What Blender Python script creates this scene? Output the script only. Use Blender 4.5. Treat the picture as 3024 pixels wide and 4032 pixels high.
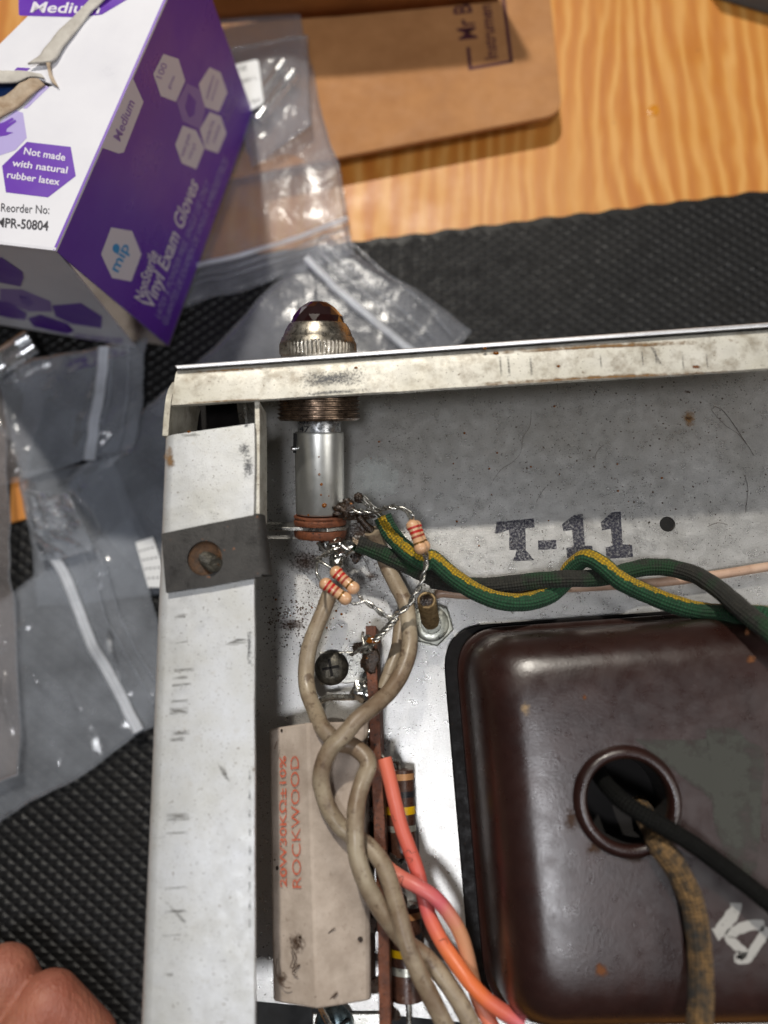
import bpy, bmesh, math, random
from mathutils import Vector, Matrix, noise
random.seed(7)
S = 0.001                       # everything below is measured in millimetres
scene = bpy.context.scene
for o in list(bpy.data.objects): bpy.data.objects.remove(o)
COL = scene.collection
V3 = Vector

# ------------------------------------------------------------------ camera
FPX, CX, CY = 3142.6, 1512.0, 2016.0      # photograph: focal length and centre in pixels
NX, NY, CAMH = 1695.0, 2734.0, 160.0      # point straight below the lens, lens height over the deck (mm)
_d = V3((NX-CX, -(NY-CY), -FPX)).normalized()
zW = -_d
yW = (V3((0,1,0)) - zW*zW.y).normalized()
xW = yW.cross(zW)
RM = Matrix((xW, yW, zW))                 # camera space -> world
CAM = V3((0,0,CAMH))
cd = bpy.data.cameras.new('camera'); cam = bpy.data.objects.new('camera', cd); COL.objects.link(cam)
cam.matrix_world = Matrix.Translation(CAM*S) @ RM.to_4x4()
cd.sensor_width = 36; cd.lens = FPX/4032*36
cd.clip_start = 0.01; cd.clip_end = 50
cd.dof.use_dof = True; cd.dof.focus_distance = 0.158; cd.dof.aperture_fstop = 28.06/2.5
scene.camera = cam
scene.render.resolution_x = 768; scene.render.resolution_y = 1024

# ------------------------------------------------------------------ world and lamps
w = bpy.data.worlds.new('World'); scene.world = w; w.use_nodes = True
bg = w.node_tree.nodes['Background']; bg.inputs[1].default_value = 1.0
_t = w.node_tree; _tc = _t.nodes.new('ShaderNodeTexCoord'); _sp = _t.nodes.new('ShaderNodeSeparateXYZ'); _rp = _t.nodes.new('ShaderNodeValToRGB')
_t.links.new(_tc.outputs['Generated'], _sp.inputs[0]); _t.links.new(_sp.outputs[2], _rp.inputs[0]); _t.links.new(_rp.outputs[0], bg.inputs[0])
_rp.color_ramp.elements[0].position = 0.0; _rp.color_ramp.elements[0].color = (.046,.045,.044,1)      # dim room walls
_rp.color_ramp.elements[1].position = 1.0; _rp.color_ramp.elements[1].color = (.085,.089,.097,1)         # paler ceiling
def lamp(name, loc, target, power, size, col):
    l = bpy.data.lights.new(name, 'AREA'); l.shape = 'DISK'; l.size = size*S; l.energy = power; l.color = col
    o = bpy.data.objects.new(name, l); COL.objects.link(o)
    o.location = V3(loc)*S
    o.rotation_euler = (V3(target)-V3(loc)).to_track_quat('-Z','Y').to_euler()
    return o
lamp('bench_lamp', (-130, 690, 900), (-20,40,0), 13.5, 44, (1.0,0.94,0.84))
lamp('ceiling_light', (-30,-200, 900), (0,0,0), 3.7, 130, (0.95,0.96,1.0))
lamp('fill_light', (620,-120,620), (-60,60,-40), 3.0, 420, (1.0,0.97,0.93))  # soft fill lamp added to brighten the purple box side
scene.view_settings.view_transform = 'Standard'; scene.view_settings.look = 'None'
scene.view_settings.exposure = -0.52; scene.view_settings.gamma = 1
scene.render.engine = 'CYCLES'

# ------------------------------------------------------------------ measuring: zoom windows of the photograph
WIN = dict(s=(0,0,1), d=(0,0,.5486), c1=(0,0,1.5082), c2=(800,0,1.185), c3=(600,1100,1.3825), c4=(1000,1900,1.659),
  c5=(1000,2750,1.659), c6=(1700,1300,1.253), c7=(1700,2400,1.253), c8=(0,1300,.81), k1=(1050,1150,3.6867), k2=(600,1350,2.212),
  k3=(1700,2150,1.253), k4=(2300,1250,2.011), k5=(450,3000,2.143), k6=(0,3400,2.37), m1=(0,1300,2.212), m2=(0,2200,2.0107),
  m3=(700,0,2.2114), m4=(700,850,1.3825), m5=(0,0,3.318), m6=(1700,0,1.253), m7=(1280,1900,3.318), m8=(1200,3500,1.8433))
def px(c, x, y):
    a = WIN[c]; return (a[0]+x/a[2], a[1]+y/a[2])
def ray(c, x, y):
    X, Y = px(c,x,y)
    return RM @ V3(((X-CX)/FPX, -(Y-CY)/FPX, -1))
def U(c, x, y, z):
    r = ray(c,x,y); return CAM + r*((z-CAMH)/r.z)
def UP(c, x, y, P, n):
    r = ray(c,x,y); return CAM + r*((P-CAM).dot(n)/r.dot(n))
def proj(p):
    q = RM.transposed() @ (V3(p)-CAM); return (CX - FPX*q.x/q.z, CY + FPX*q.y/q.z)
def PL(c, pts): return [U(c,*p) for p in pts]

# ------------------------------------------------------------------ scene objects
ORG = {}
def prop(o, label=None, cat=None, group=None, kind=None):
    if label: o['label'] = label
    if cat: o['category'] = cat
    if group: o['group'] = group
    if kind: o['kind'] = kind
    return o
def thing(name, label, cat, origin, group=None):
    o = bpy.data.objects.new(name, None); COL.objects.link(o); o.empty_display_size = 0.005
    o.location = V3(origin)*S; ORG[o.name] = V3(origin)
    return prop(o, label, cat, group)
def obj(name, vf, mat, parent=None, smooth=None, bevel=0, label=None, cat=None, group=None, kind=None, uv=None, sub=0):
    v, f = vf[0], vf[1]
    if uv is None and len(vf) > 2: uv = vf[2]
    me = bpy.data.meshes.new(name)
    org = ORG[parent.name] if parent else V3((0,0,0))
    me.from_pydata([tuple((V3(p)-org)*S) for p in v], [], f)
    if uv:
        L = me.uv_layers.new(name='uv'); i = 0
        for fi, face in enumerate(f):
            for k in range(len(face)):
                L.data[i].uv = uv[fi][k]; i += 1
    me.materials.append(mat)
    if smooth is not None:
        me.polygons.foreach_set('use_smooth', [True]*len(me.polygons))
        me.set_sharp_from_angle(angle=math.radians(smooth))
    o = bpy.data.objects.new(name, me); COL.objects.link(o)
    if parent: o.parent = parent; ORG[o.name] = org
    else: ORG[o.name] = V3((0,0,0))
    if bevel:
        b = o.modifiers.new('bevel','BEVEL'); b.width = bevel*S; b.segments = 2; b.limit_method = 'ANGLE'; b.angle_limit = math.radians(35)
    if sub:
        s_ = o.modifiers.new('sub','SUBSURF'); s_.levels = sub; s_.render_levels = sub
    return prop(o, label, cat, group, kind)
def join(*ms):
    v, f, uv = [], [], []
    for m in ms:
        n = len(v); v += list(m[0]); f += [tuple(i+n for i in q) for q in m[1]]
        if len(m) > 2: uv += m[2]
    return (v, f, uv) if uv else (v, f)
def crom(P, n=8):
    P = [V3(p) for p in P]; out = []
    for i in range(len(P)-1):
        a, b, c, d = P[max(i-1,0)], P[i], P[i+1], P[min(i+2,len(P)-1)]
        for k in range(n):
            t = k/n
            out.append(.5*((2*b)+(c-a)*t+(2*a-5*b+4*c-d)*t*t+(3*b-a-3*c+d)*t**3))
    out.append(P[-1]); return out
def frames(P):
    T = []
    for i in range(len(P)):
        T.append((P[min(i+1,len(P)-1)]-P[max(i-1,0)]).normalized())
    n = T[0].orthogonal().normalized()
    if abs(T[0].z) < .9: n = (V3((0,0,1))-T[0]*T[0].z).normalized()
    out = []
    for t in T:
        n = (n - t*n.dot(t)).normalized(); out.append((t, n, t.cross(n)))
    return out
def tube(P, r, seg=14, smooth=6, cap=True, wob=0, vnorm=False):
    P = crom(P, smooth) if smooth else [V3(p) for p in P]
    F = frames(P); v, f, uv = [], [], []; s = 0; ss = [0]
    for i in range(1,len(P)): s += (P[i]-P[i-1]).length; ss.append(s)
    for i, p in enumerate(P):
        rr = r(ss[i]/s) if callable(r) else r
        for k in range(seg):
            a = 2*math.pi*k/seg; q = rr
            if wob: q = rr*(1+wob*noise.noise(V3((p.x*.45+math.cos(a)*.7, p.y*.45+math.sin(a)*.7, p.z*.45))))
            v.append(p + F[i][1]*math.cos(a)*q + F[i][2]*math.sin(a)*q)
    for i in range(len(P)-1):
        for k in range(seg):
            k2 = (k+1) % seg
            f.append((i*seg+k, i*seg+k2, (i+1)*seg+k2, (i+1)*seg+k))
            a, b = (ss[i]/s, ss[i+1]/s) if vnorm else (ss[i], ss[i+1])
            uv.append(((k/seg,a),((k+1)/seg,a),((k+1)/seg,b),(k/seg,b)))
    if cap:
        f.append(tuple(reversed(range(seg)))); uv.append([(k/seg,0) for k in range(seg)])
        n = (len(P)-1)*seg; f.append(tuple(n+k for k in range(seg))); uv.append([(k/seg,1 if vnorm else s) for k in range(seg)])
    return v, f, uv
def helix(P, r, off, pitch, phase, seg=7, smooth=10):
    P = crom(P, smooth); F = frames(P); s = 0; Q = []
    for i, p in enumerate(P):
        if i: s += (P[i]-P[i-1]).length
        a = phase + 2*math.pi*s/pitch
        Q.append(p + F[i][1]*math.cos(a)*off + F[i][2]*math.sin(a)*off)
    return tube(Q, r, seg, 0)
def basis(d):
    d = V3(d).normalized(); n = V3((0,0,1)) - d*d.z
    n = n.normalized() if n.length > .05 else V3((1,0,0))
    return d, n, d.cross(n)
def lathe(prof, P, d, seg=40, fn=None, cap=True):
    d, a, b = basis(d); v, f = [], []
    for i, (s, r) in enumerate(prof):
        for k in range(seg):
            t = 2*math.pi*k/seg; q = r*(fn(i,k,t) if fn else 1)
            v.append(P + d*s + a*math.cos(t)*q + b*math.sin(t)*q)
    for i in range(len(prof)-1):
        for k in range(seg):
            k2 = (k+1)%seg; f.append((i*seg+k, (i+1)*seg+k, (i+1)*seg+k2, i*seg+k2))
    if cap:
        f.append(tuple(range(seg))); n = (len(prof)-1)*seg; f.append(tuple(n+k for k in reversed(range(seg))))
    return v, f
def prism(poly, off):
    """polygon (3D points) pushed along the vector off"""
    n = len(poly); off = V3(off); v = [V3(p) for p in poly] + [V3(p)+off for p in poly]
    f = [tuple(reversed(range(n))), tuple(range(n,2*n))]
    for k in range(n): f.append((k,(k+1)%n,(k+1)%n+n,k+n))
    nn = sum(((v[k]-v[0]).cross(v[(k+1)%n]-v[0]) for k in range(n)), V3((0,0,0)))
    if nn.dot(off) < 0: f = [tuple(reversed(q)) for q in f]
    return v, f
def box(c, sx, sy, sz, ax=None, ay=None):
    ax = V3(ax).normalized() if ax else V3((1,0,0)); ay = V3(ay).normalized() if ay else V3((0,0,1)).cross(ax).normalized()
    az = ax.cross(ay); c = V3(c); v = []
    for k in (-.5,.5):
        for (i,j) in ((-.5,-.5),(.5,-.5),(.5,.5),(-.5,.5)): v.append(c+ax*sx*i+ay*sy*j+az*sz*k)
    return v, [(3,2,1,0),(4,5,6,7),(0,1,5,4),(1,2,6,5),(2,3,7,6),(3,0,4,7)]
def rpoly(P, r, n=6):
    """round the corners of a planar polygon of 3D points"""
    out = []; N = len(P); P = [V3(p) for p in P]
    for i in range(N):
        a, b, c = P[i-1], P[i], P[(i+1)%N]; rr = r[i] if isinstance(r,(list,tuple)) else r
        u, w_ = (a-b).normalized(), (c-b).normalized()
        if rr <= 0: out.append(b); continue
        p, q = b+u*rr, b+w_*rr
        for k in range(n+1):
            t = k/n; out.append(p*(1-t)**2 + b*2*t*(1-t) + q*t*t)
    return out
def fill2d(loops):
    cu = bpy.data.curves.new('fill','CURVE'); cu.dimensions = '2D'; cu.fill_mode = 'BOTH'
    for L in loops:
        sp = cu.splines.new('POLY'); sp.points.add(len(L)-1); sp.use_cyclic_u = True
        for i, p in enumerate(L): sp.points[i].co = (p[0],p[1],0,1)
    o = bpy.data.objects.new('fill', cu); COL.objects.link(o)
    me = bpy.data.meshes.new_from_object(o.evaluated_get(bpy.context.evaluated_depsgraph_get()))
    v = [(p.co.x,p.co.y) for p in me.vertices]; f = [tuple(q.vertices) for q in me.polygons]
    bpy.data.objects.remove(o); bpy.data.curves.remove(cu); bpy.data.meshes.remove(me)
    return v, f
def plate(loops, z0, z1):
    """horizontal plate with holes; loops of world points"""
    v2, f2 = fill2d(loops); v, f = [], []
    for z, flip in ((z1,False),(z0,True)):
        n = len(v); v += [V3((p[0],p[1],z)) for p in v2]
        for q in f2:
            q = tuple(i+n for i in q)
            nz = (v[q[1]]-v[q[0]]).cross(v[q[2]]-v[q[0]]).z
            if (nz < 0) != flip: q = tuple(reversed(q))
            f.append(q)
    for L in loops:
        n = len(v); m = len(L)
        v += [V3((p[0],p[1],z1)) for p in L] + [V3((p[0],p[1],z0)) for p in L]
        f += [(n+k, n+m+k, n+m+(k+1)%m, n+(k+1)%m) for k in range(m)]
    return v, f
def circ(c, r, n=24, rad=None):
    return [V3((c[0]+math.cos(2*math.pi*k/n)*r, c[1]+math.sin(2*math.pi*k/n)*r, c[2] if len(c)>2 else 0)) for k in range(n)]
_tc = {}
def text2d(s, bold=False):
    key = (s,bold)
    if key in _tc: return _tc[key]
    cu = bpy.data.curves.new('t','FONT'); cu.body = s; cu.size = 1; cu.resolution_u = 3
    if bold: cu.offset = 0.018
    o = bpy.data.objects.new('t', cu); COL.objects.link(o)
    me = bpy.data.meshes.new_from_object(o.evaluated_get(bpy.context.evaluated_depsgraph_get()))
    v = [(p.co.x,p.co.y) for p in me.vertices]; f = [tuple(q.vertices) for q in me.polygons]
    bpy.data.objects.remove(o); bpy.data.curves.remove(cu); bpy.data.meshes.remove(me)
    x0 = min(p[0] for p in v); x1 = max(p[0] for p in v)
    v = [((p[0]-x0)/(x1-x0), p[1]/.70) for p in v]
    _tc[key] = (v,f); return v, f
def text_on(s, p0, p1, up, bold=False, lift=None, shear=0):
    """text from p0 to p1 (base line), cap height = vector up"""
    v, f = text2d(s,bold); e = V3(p1)-V3(p0); n = e.cross(up).normalized()*(lift if lift is not None else .06)
    return [V3(p0)+e*x+V3(up)*y+e.normalized()*V3(up).length*y*shear+n for x,y in v], f
def blob(c, r, sub=3, amp=.25, freq=.6, sq=(1,1,1), seed=0):
    bm = bmesh.new(); bmesh.ops.create_icosphere(bm, subdivisions=sub, radius=1); v = []
    for q in bm.verts:
        p = q.co.copy(); k = 1+amp*noise.noise(p*freq*2.2+V3((seed*3.7,seed*1.3,seed)))+amp*.5*noise.noise(p*freq*5+V3((seed,seed*2.1,0)))
        v.append(V3(c)+V3((p.x*sq[0],p.y*sq[1],p.z*sq[2]))*r*k)
    f = [tuple(x.index for x in q.verts) for q in bm.faces]; bm.free(); return v, f

# ------------------------------------------------------------------ materials
def hexc(r,g,b):
    def l(c): c/=255; return c/12.92 if c<=.04045 else ((c+.055)/1.055)**2.4
    return (l(r),l(g),l(b),1)
class N:
    def __init__(s, name):
        s.m = bpy.data.materials.new(name); s.m.use_nodes = True; s.t = s.m.node_tree; s.n = s.t.nodes
        s.b = s.n['Principled BSDF']; s.out = s.n['Material Output']
    def new(s, t, **k):
        x = s.n.new(t)
        for a, v in k.items(): setattr(x, a, v)
        return x
    def link(s, a, b): s.t.links.new(a, b)
    def coords(s, scale, kind='Object', rot=(0,0,0)):
        tc = s.new('ShaderNodeTexCoord'); mp = s.new('ShaderNodeMapping')
        sc = scale if isinstance(scale,tuple) else (scale,)*3
        mp.inputs['Scale'].default_value = sc; mp.inputs['Rotation'].default_value = rot
        s.link(tc.outputs[kind], mp.inputs[0]); return mp.outputs[0]
    def noise(s, scale, detail=4, rough=.6, dist=0, kind='Object', rot=(0,0,0)):
        """scale in features per millimetre"""
        k = 1000 if kind == 'Object' else 1
        sc = tuple(a*k for a in scale) if isinstance(scale,tuple) else scale*k
        x = s.new('ShaderNodeTexNoise'); x.inputs['Scale'].default_value = 1; x.inputs['Detail'].default_value = detail
        x.inputs['Roughness'].default_value = rough; x.inputs['Distortion'].default_value = dist
        s.link(s.coords(sc,kind,rot), x.inputs['Vector']); return x.outputs['Fac']
    def ramp(s, fac, stops, interp='LINEAR'):
        x = s.new('ShaderNodeValToRGB'); x.color_ramp.interpolation = interp; e = x.color_ramp.elements
        while len(e) < len(stops): e.new(.5)
        for q, (p,c) in zip(e, stops): q.position = p; q.color = c if isinstance(c,(tuple,list)) else (c,c,c,1)
        s.link(fac, x.inputs[0]); return x.outputs[0]
    def mix(s, fac, a, b, mode='MIX'):
        x = s.new('ShaderNodeMix', data_type='RGBA', blend_type=mode)
        for i, v in ((0,fac),(6,a),(7,b)):
            if hasattr(v,'is_output'): s.link(v, x.inputs[i])
            else: x.inputs[i].default_value = v
        return x.outputs[2]
    def math(s, op, a, b=0):
        x = s.new('ShaderNodeMath', operation=op)
        for i, v in ((0,a),(1,b)):
            if hasattr(v,'is_output'): s.link(v, x.inputs[i])
            else: x.inputs[i].default_value = v
        return x.outputs[0]
    def set(s, k, v):
        if hasattr(v,'is_output'): s.link(v, s.b.inputs[k])
        else: s.b.inputs[k].default_value = v
    def bump(s, h, dist, strength=1):
        x = s.new('ShaderNodeBump'); x.inputs['Distance'].default_value = dist*S; x.inputs['Strength'].default_value = strength
        if s.b.inputs['Normal'].links: s.link(s.b.inputs['Normal'].links[0].from_socket, x.inputs['Normal'])
        s.link(h, x.inputs['Height']); s.link(x.outputs[0], s.b.inputs['Normal'])
def simple(name, cols, scale=.4, rough=.5, metal=0, bump=.03, bscale=3, specks=(), rvar=.15, spec=.5, coat=0, sss=0):
    """cols: stops for a noise; specks: (features per mm, threshold, colour)"""
    m = N(name); c = m.ramp(m.noise(scale,5,.65), cols) if len(cols) > 1 else None
    if c is None: m.b.inputs['Base Color'].default_value = cols[0][1]; c = cols[0][1]
    for sp in specks:
        sc, th, col = sp[:3]; sw_, am = sp[3:] if len(sp) > 3 else (.05,1.)
        k = m.ramp(m.noise(sc,3 if len(sp) == 3 else 6,.6), [(th,0.),(th+sw_,am)]); c = m.mix(k, c, col)
    m.set('Base Color', c)
    if rvar: m.set('Roughness', m.ramp(m.noise(scale*2.3,4), [(.3,max(rough-rvar,.02)),(.7,min(rough+rvar,1))]))
    else: m.set('Roughness', rough)
    m.set('Metallic', metal); m.set('Specular IOR Level', spec)
    if coat: m.set('Coat Weight', coat); m.set('Coat Roughness', .15)
    if bump: m.bump(m.noise(bscale,4,.6), bump)
    return m.m
def flat(name, col, rough=.6, metal=0):
    return simple(name, [(0,col)], rough=rough, metal=metal, bump=0, rvar=0)
def decal(name, col, lo, hi, scale, amount=1, rough=.6, detail=5, fade=0):
    """ink or stain: covers its surface patchily; fade > 0 thins it towards the rim of its own outline"""
    m = N(name); m.set('Base Color', col); m.set('Roughness', rough); m.set('Specular IOR Level', .25)
    n_ = m.noise(scale,detail,.65)
    if fade:
        tc = m.new('ShaderNodeTexCoord'); sp = m.new('ShaderNodeSeparateXYZ'); m.link(tc.outputs['UV'], sp.inputs[0])
        n_ = m.math('ADD', n_, m.math('MULTIPLY', m.math('SUBTRACT', sp.outputs[0], .55), fade))
    m.set('Alpha', m.ramp(n_, [(lo,0.),(hi,amount)])); return m.m
MAT = {}
# --- mill finish aluminium of the deck
m = N('aged aluminium sheet')
base = m.ramp(m.noise(.05,5,.6), [(.3,hexc(184,183,180)),(.7,hexc(204,203,201))])
base = m.mix(m.ramp(m.noise(3.2,3,.6),[(.35,0.),(.70,.20)]), base, hexc(98,97,95))
patch = m.ramp(m.noise(.07,4,.6), [(.42,.0),(.62,1.)])
for sc, th, col in ((1.5,.655,hexc(50,40,32)),(2.8,.655,hexc(38,33,30)),(4.5,.665,hexc(34,31,29)),(.8,.715,hexc(74,54,38))):
    k_ = m.ramp(m.math('ADD', m.noise(sc,3,.62), m.math('MULTIPLY', m.math('SUBTRACT',patch,.5), .05)), [(th,0.),(th+.03,.95)]); base = m.mix(k_, base, col)
haze = m.ramp(m.noise(.09,4,.6), [(.45,0.),(.8,.28)]); base = m.mix(haze, base, hexc(142,134,120))
m.set('Base Color', base); m.set('Metallic', .74)
m.set('Roughness', m.ramp(m.noise(.4,5,.6), [(.3,.25),(.7,.36)]))
m.bump(m.noise(4.0,3,.6), .045); m.bump(m.noise(.06,2,.5), .25)
MAT['deck'] = m.m
# --- cream-silver paint of rails
def paint(name, a, b, dirtcol, dth=.63, metal=.12):
    m = N(name); c = m.ramp(m.noise(.10,5,.65), [(.3,a),(.7,b)])
    c = m.mix(m.ramp(m.noise(.28,7,.72),[(dth-.10,0.),(dth+.08,.75)]), c, dirtcol)
    c = m.mix(m.ramp(m.noise((.5,1.6,.5),6,.7),[(.60,0.),(.80,.32)]), c, tuple(x*.62 for x in dirtcol[:3])+(1,))
    for sc, th, col in ((2.6,.66,hexc(74,64,52)),(1.2,.69,hexc(104,90,72)),(4.5,.67,hexc(90,82,72))):
        c = m.mix(m.ramp(m.noise(sc,3,.6),[(th,0.),(th+.03,.8)]), c, col)
    m.set('Base Color', c); m.set('Metallic', metal); m.set('Specular IOR Level', .5)
    m.set('Roughness', m.ramp(m.noise(.5,4),[(.3,.34),(.7,.55)]))
    m.bump(m.noise(4,4,.6), .03); m.bump(m.noise(.15,3,.5), .12)
    return m.m
MAT['rail'] = paint('aged pale paint', hexc(188,188,184), hexc(202,204,207), hexc(170,164,152), .70, .35)
MAT['lip'] = paint('yellowed pale paint', hexc(184,180,166), hexc(206,203,194), hexc(138,128,112), .57, .2)
m = N('brushed edge'); m.set('Base Color', hexc(215,216,220)); m.set('Metallic', .8); m.set('Roughness', .38); m.bump(m.noise((8,.6,8),3), .03); MAT['edge'] = m.m
MAT['bracketsteel'] = simple('bright plated steel', [(.3,hexc(165,163,155)),(.7,hexc(205,204,198))], .5, .3, .95, .02, 4, [(1.6,.68,hexc(80,60,40))])
MAT['nickel'] = simple('tarnished nickel', [(.3,hexc(128,120,108)),(.55,hexc(170,163,150)),(.8,hexc(192,186,176))], .55, .34, .95, .03, 5, [(3,.63,hexc(92,76,52))])
MAT['brass'] = simple('oxidised steel thread', [(.3,hexc(72,58,48)),(.7,hexc(138,118,100))], .7, .34, .9, .02, 5, [(2.5,.66,hexc(30,22,16))])
MAT['zinc'] = simple('zinc plated tube', [(.3,hexc(196,196,190)),(.7,hexc(212,212,208))], .4, .36, .9, .008, 5, [(2.2,.70,hexc(70,54,34)),(.8,.75,hexc(130,105,60))], rvar=.03)
MAT['zinc2'] = simple('bulb cap metal', [(.3,hexc(200,202,204)),(.7,hexc(224,226,228))], .5, .25, .93, .01, 6)
MAT['fibre'] = simple('brown fibre washer', [(.3,hexc(80,40,20)),(.7,hexc(122,68,38))], .6, .65, 0, .16, 3, [(2.2,.62,hexc(40,24,16)),(.7,.6,hexc(60,34,20),.12,.8)])
MAT['phenolic'] = simple('brown phenolic', [(.3,hexc(70,36,20)),(.7,hexc(116,64,38))], .5, .6, 0, .16, 2.5, [(1.7,.62,hexc(36,22,15)),(.4,.58,hexc(60,36,24),.1,.8)])
MAT['solder'] = simple('solder', [(.3,hexc(168,166,160)),(.7,hexc(212,210,205))], .8, .16, 1, .03, 2, [(1.0,.66,hexc(60,46,30),.1,.9)])
MAT['burnt'] = simple('burnt flux', [(.3,hexc(20,15,12)),(.7,hexc(62,46,34))], 1.2, .28, .2, .12, 3, [(1.4,.66,hexc(150,90,30))])
MAT['lead'] = simple('tinned wire', [(.3,hexc(150,148,142)),(.7,hexc(196,194,188))], .8, .28, .95, .01, 6, [(2.2,.68,hexc(90,80,64))])
MAT['blacksteel'] = simple('black spring steel', [(.3,hexc(36,34,33)),(.7,hexc(54,52,50))], .25, .45, .2, .05, 3, [(.7,.685,hexc(116,74,44)),(3,.68,hexc(26,24,23)),(1.6,.70,hexc(122,112,100))])
MAT['rust'] = simple('rust', [(.3,hexc(46,33,23)),(.7,hexc(96,68,44))], .8, .7, .1, .1, 3, [(1.8,.62,hexc(60,38,22))])
MAT['dirtyscrew'] = simple('grimy screw', [(.3,hexc(40,38,34)),(.7,hexc(96,92,82))], .9, .4, .6, .16, 1.6, [(1.4,.66,hexc(110,80,55))])
MAT['bluescrew'] = simple('blue grey screw', [(.3,hexc(60,74,80)),(.7,hexc(120,136,140))], .5, .3, .8, .02, 4, [(1.2,.66,hexc(40,40,36))])
MAT['stud'] = simple('brown grimy stud', [(.3,hexc(84,66,42)),(.7,hexc(150,128,92))], .7, .45, .5, .05, 4, [(2,.63,hexc(48,38,26))])
MAT['nut'] = simple('grey nut', [(.3,hexc(140,142,132)),(.7,hexc(190,190,180))], .5, .36, .85, .02, 4, [(1.6,.66,hexc(70,60,46))])
MAT['cement'] = simple('cement body', [(.25,hexc(154,140,127)),(.6,hexc(184,170,157)),(.85,hexc(198,186,174))], .22, .75, 0, .05, 3, [(.10,.50,hexc(150,134,120),.22,.7),(.35,.62,hexc(116,100,86),.12,.45),(1.1,.71,hexc(70,58,48)),(3.5,.68,hexc(105,92,80)),(.6,.66,hexc(110,94,80),.1,.6)], spec=.3)
MAT['transformer'] = simple('maroon brown enamel', [(.3,hexc(34,16,13)),(.55,hexc(42,22,18)),(.8,hexc(52,31,27))], .16, .31, 0, .03, 2.6, [(.9,.745,hexc(34,24,22)),(2.5,.715,hexc(36,26,24)),(1.3,.78,hexc(110,66,36)),(.05,.5,hexc(44,26,22),.25,.6)], rvar=.06, spec=.75)
MAT['trim_black'] = simple('black enamel', [(.3,hexc(9,7,7)),(.7,hexc(18,15,15))], .3, .45, 0, .03, 3, [(2,.70,hexc(60,44,34))], spec=.1)
MAT['void'] = flat('dark inside', (.006,.005,.005,1), .9)  # near-black that paints the shade inside holes, slots and the bushing
MAT['carbon'] = simple('brown carbon resistor', [(.3,hexc(58,36,28)),(.7,hexc(84,56,44))], .5, .32, 0, .015, 4, spec=.5)
for k, c in dict(yellow=(236,186,18), silver=(190,190,178), tan=(190,138,92), dark=(36,36,40), bandred=(190,34,30), bandred2=(160,62,44), gold=(132,92,34)).items():
    MAT[k] = simple(k+' band', [(.3,hexc(*[int(x*.88) for x in c])),(.7,hexc(*c))], .8, .35, .6 if k in('gold','silver') else 0, .01, 5)
MAT['resbody'] = simple('tan resistor lacquer', [(.3,hexc(196,150,112)),(.7,hexc(214,170,132))], .4, .28, 0, .008, 3, coat=.3)
MAT['cream'] = simple('aged cream insulation', [(.2,hexc(124,108,90)),(.5,hexc(158,144,122)),(.8,hexc(172,160,138))], .16, .42, 0, .03, 1.6, [(.10,.42,hexc(106,84,64),.22,.8),(.5,.56,hexc(80,60,45),.12,.75),(1.3,.60,hexc(92,72,54),.08,.6),(2.4,.69,hexc(64,50,40))])
MAT['pinkcream'] = simple('pinkish aged insulation', [(.2,hexc(150,118,98)),(.5,hexc(184,152,130)),(.8,hexc(196,168,146))], .2, .42, 0, .04, 1.6, [(.12,.50,hexc(126,92,74),.2,.7),(.8,.64,hexc(82,58,46),.1,.8),(2.4,.67,hexc(56,42,34))])
def wirecol(name, stops):
    m = N(name); tc = m.new('ShaderNodeTexCoord'); sp = m.new('ShaderNodeSeparateXYZ'); m.link(tc.outputs['UV'], sp.inputs[0])
    k = m.math('ADD', sp.outputs[1], m.math('MULTIPLY', m.math('SUBTRACT', m.noise(.25,3), .5), .12))
    c = m.ramp(k, stops); c = m.mix(m.ramp(m.noise(1.2,4,.6),[(.68,0.),(.74,.7)]), c, hexc(120,52,36))
    m.set('Base Color', c); m.set('Roughness', .42); m.bump(m.noise(1.6,3), .03); return m.m
MAT['red1'] = wirecol('faded red insulation', [(0,hexc(214,112,88)),(.35,hexc(210,98,82)),(.52,hexc(204,94,92)),(.66,hexc(222,118,72)),(.82,hexc(222,112,62)),(1,hexc(200,96,104))])
MAT['red2'] = wirecol('faded pink and tan insulation', [(0,hexc(218,136,104)),(.22,hexc(206,106,98)),(.36,hexc(198,92,100)),(.5,hexc(206,144,106)),(.75,hexc(206,150,116)),(1,hexc(222,110,86))])
def cloth(name, cols, stripe=None, scol=None, turns=.0, patch=None, spec=.35, sheen=.06):
    m = N(name); tc = m.new('ShaderNodeTexCoord'); sp = m.new('ShaderNodeSeparateXYZ'); m.link(tc.outputs['UV'], sp.inputs[0]); u, v = sp.outputs[0], sp.outputs[1]
    c = m.ramp(m.noise(.9,5,.7), cols)
    if patch: c = m.mix(m.ramp(m.noise(patch[1],4,.6),[(patch[2],0.),(patch[2]+.1,1.)]), c, patch[0])
    wv = []
    for sg in (1,-1):
        a = m.math('ADD', m.math('MULTIPLY',u,8*2*math.pi), m.math('MULTIPLY',v,sg*2*math.pi/1.15)); wv.append(m.math('SINE',a))
    wv = m.math('MULTIPLY', wv[0], wv[1])
    if stripe is not None:
        k = m.math('FRACT', m.math('ADD', m.math('ADD', m.math('MULTIPLY',u,1), m.math('MULTIPLY',v,turns)), m.math('MULTIPLY', m.noise(1.1,3), .14)))
        for lo, hi in stripe:
            g = m.math('MULTIPLY', m.math('GREATER_THAN',k,lo), m.math('LESS_THAN',k,hi))
            g = m.math('MULTIPLY', g, m.ramp(m.noise(2.6,4,.7),[(.36,.15),(.5,1.)]))
            c = m.mix(g, c, scol)
    c = m.mix(m.ramp(wv,[(.1,.45),(.5,0.)]), c, (.012,.012,.010,1))
    m.set('Base Color', c); m.set('Roughness', .72); m.set('Sheen Weight', sheen); m.set('Specular IOR Level', spec)
    m.bump(wv, .12); m.bump(m.noise(4,4,.7), .09); return m.m
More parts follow.
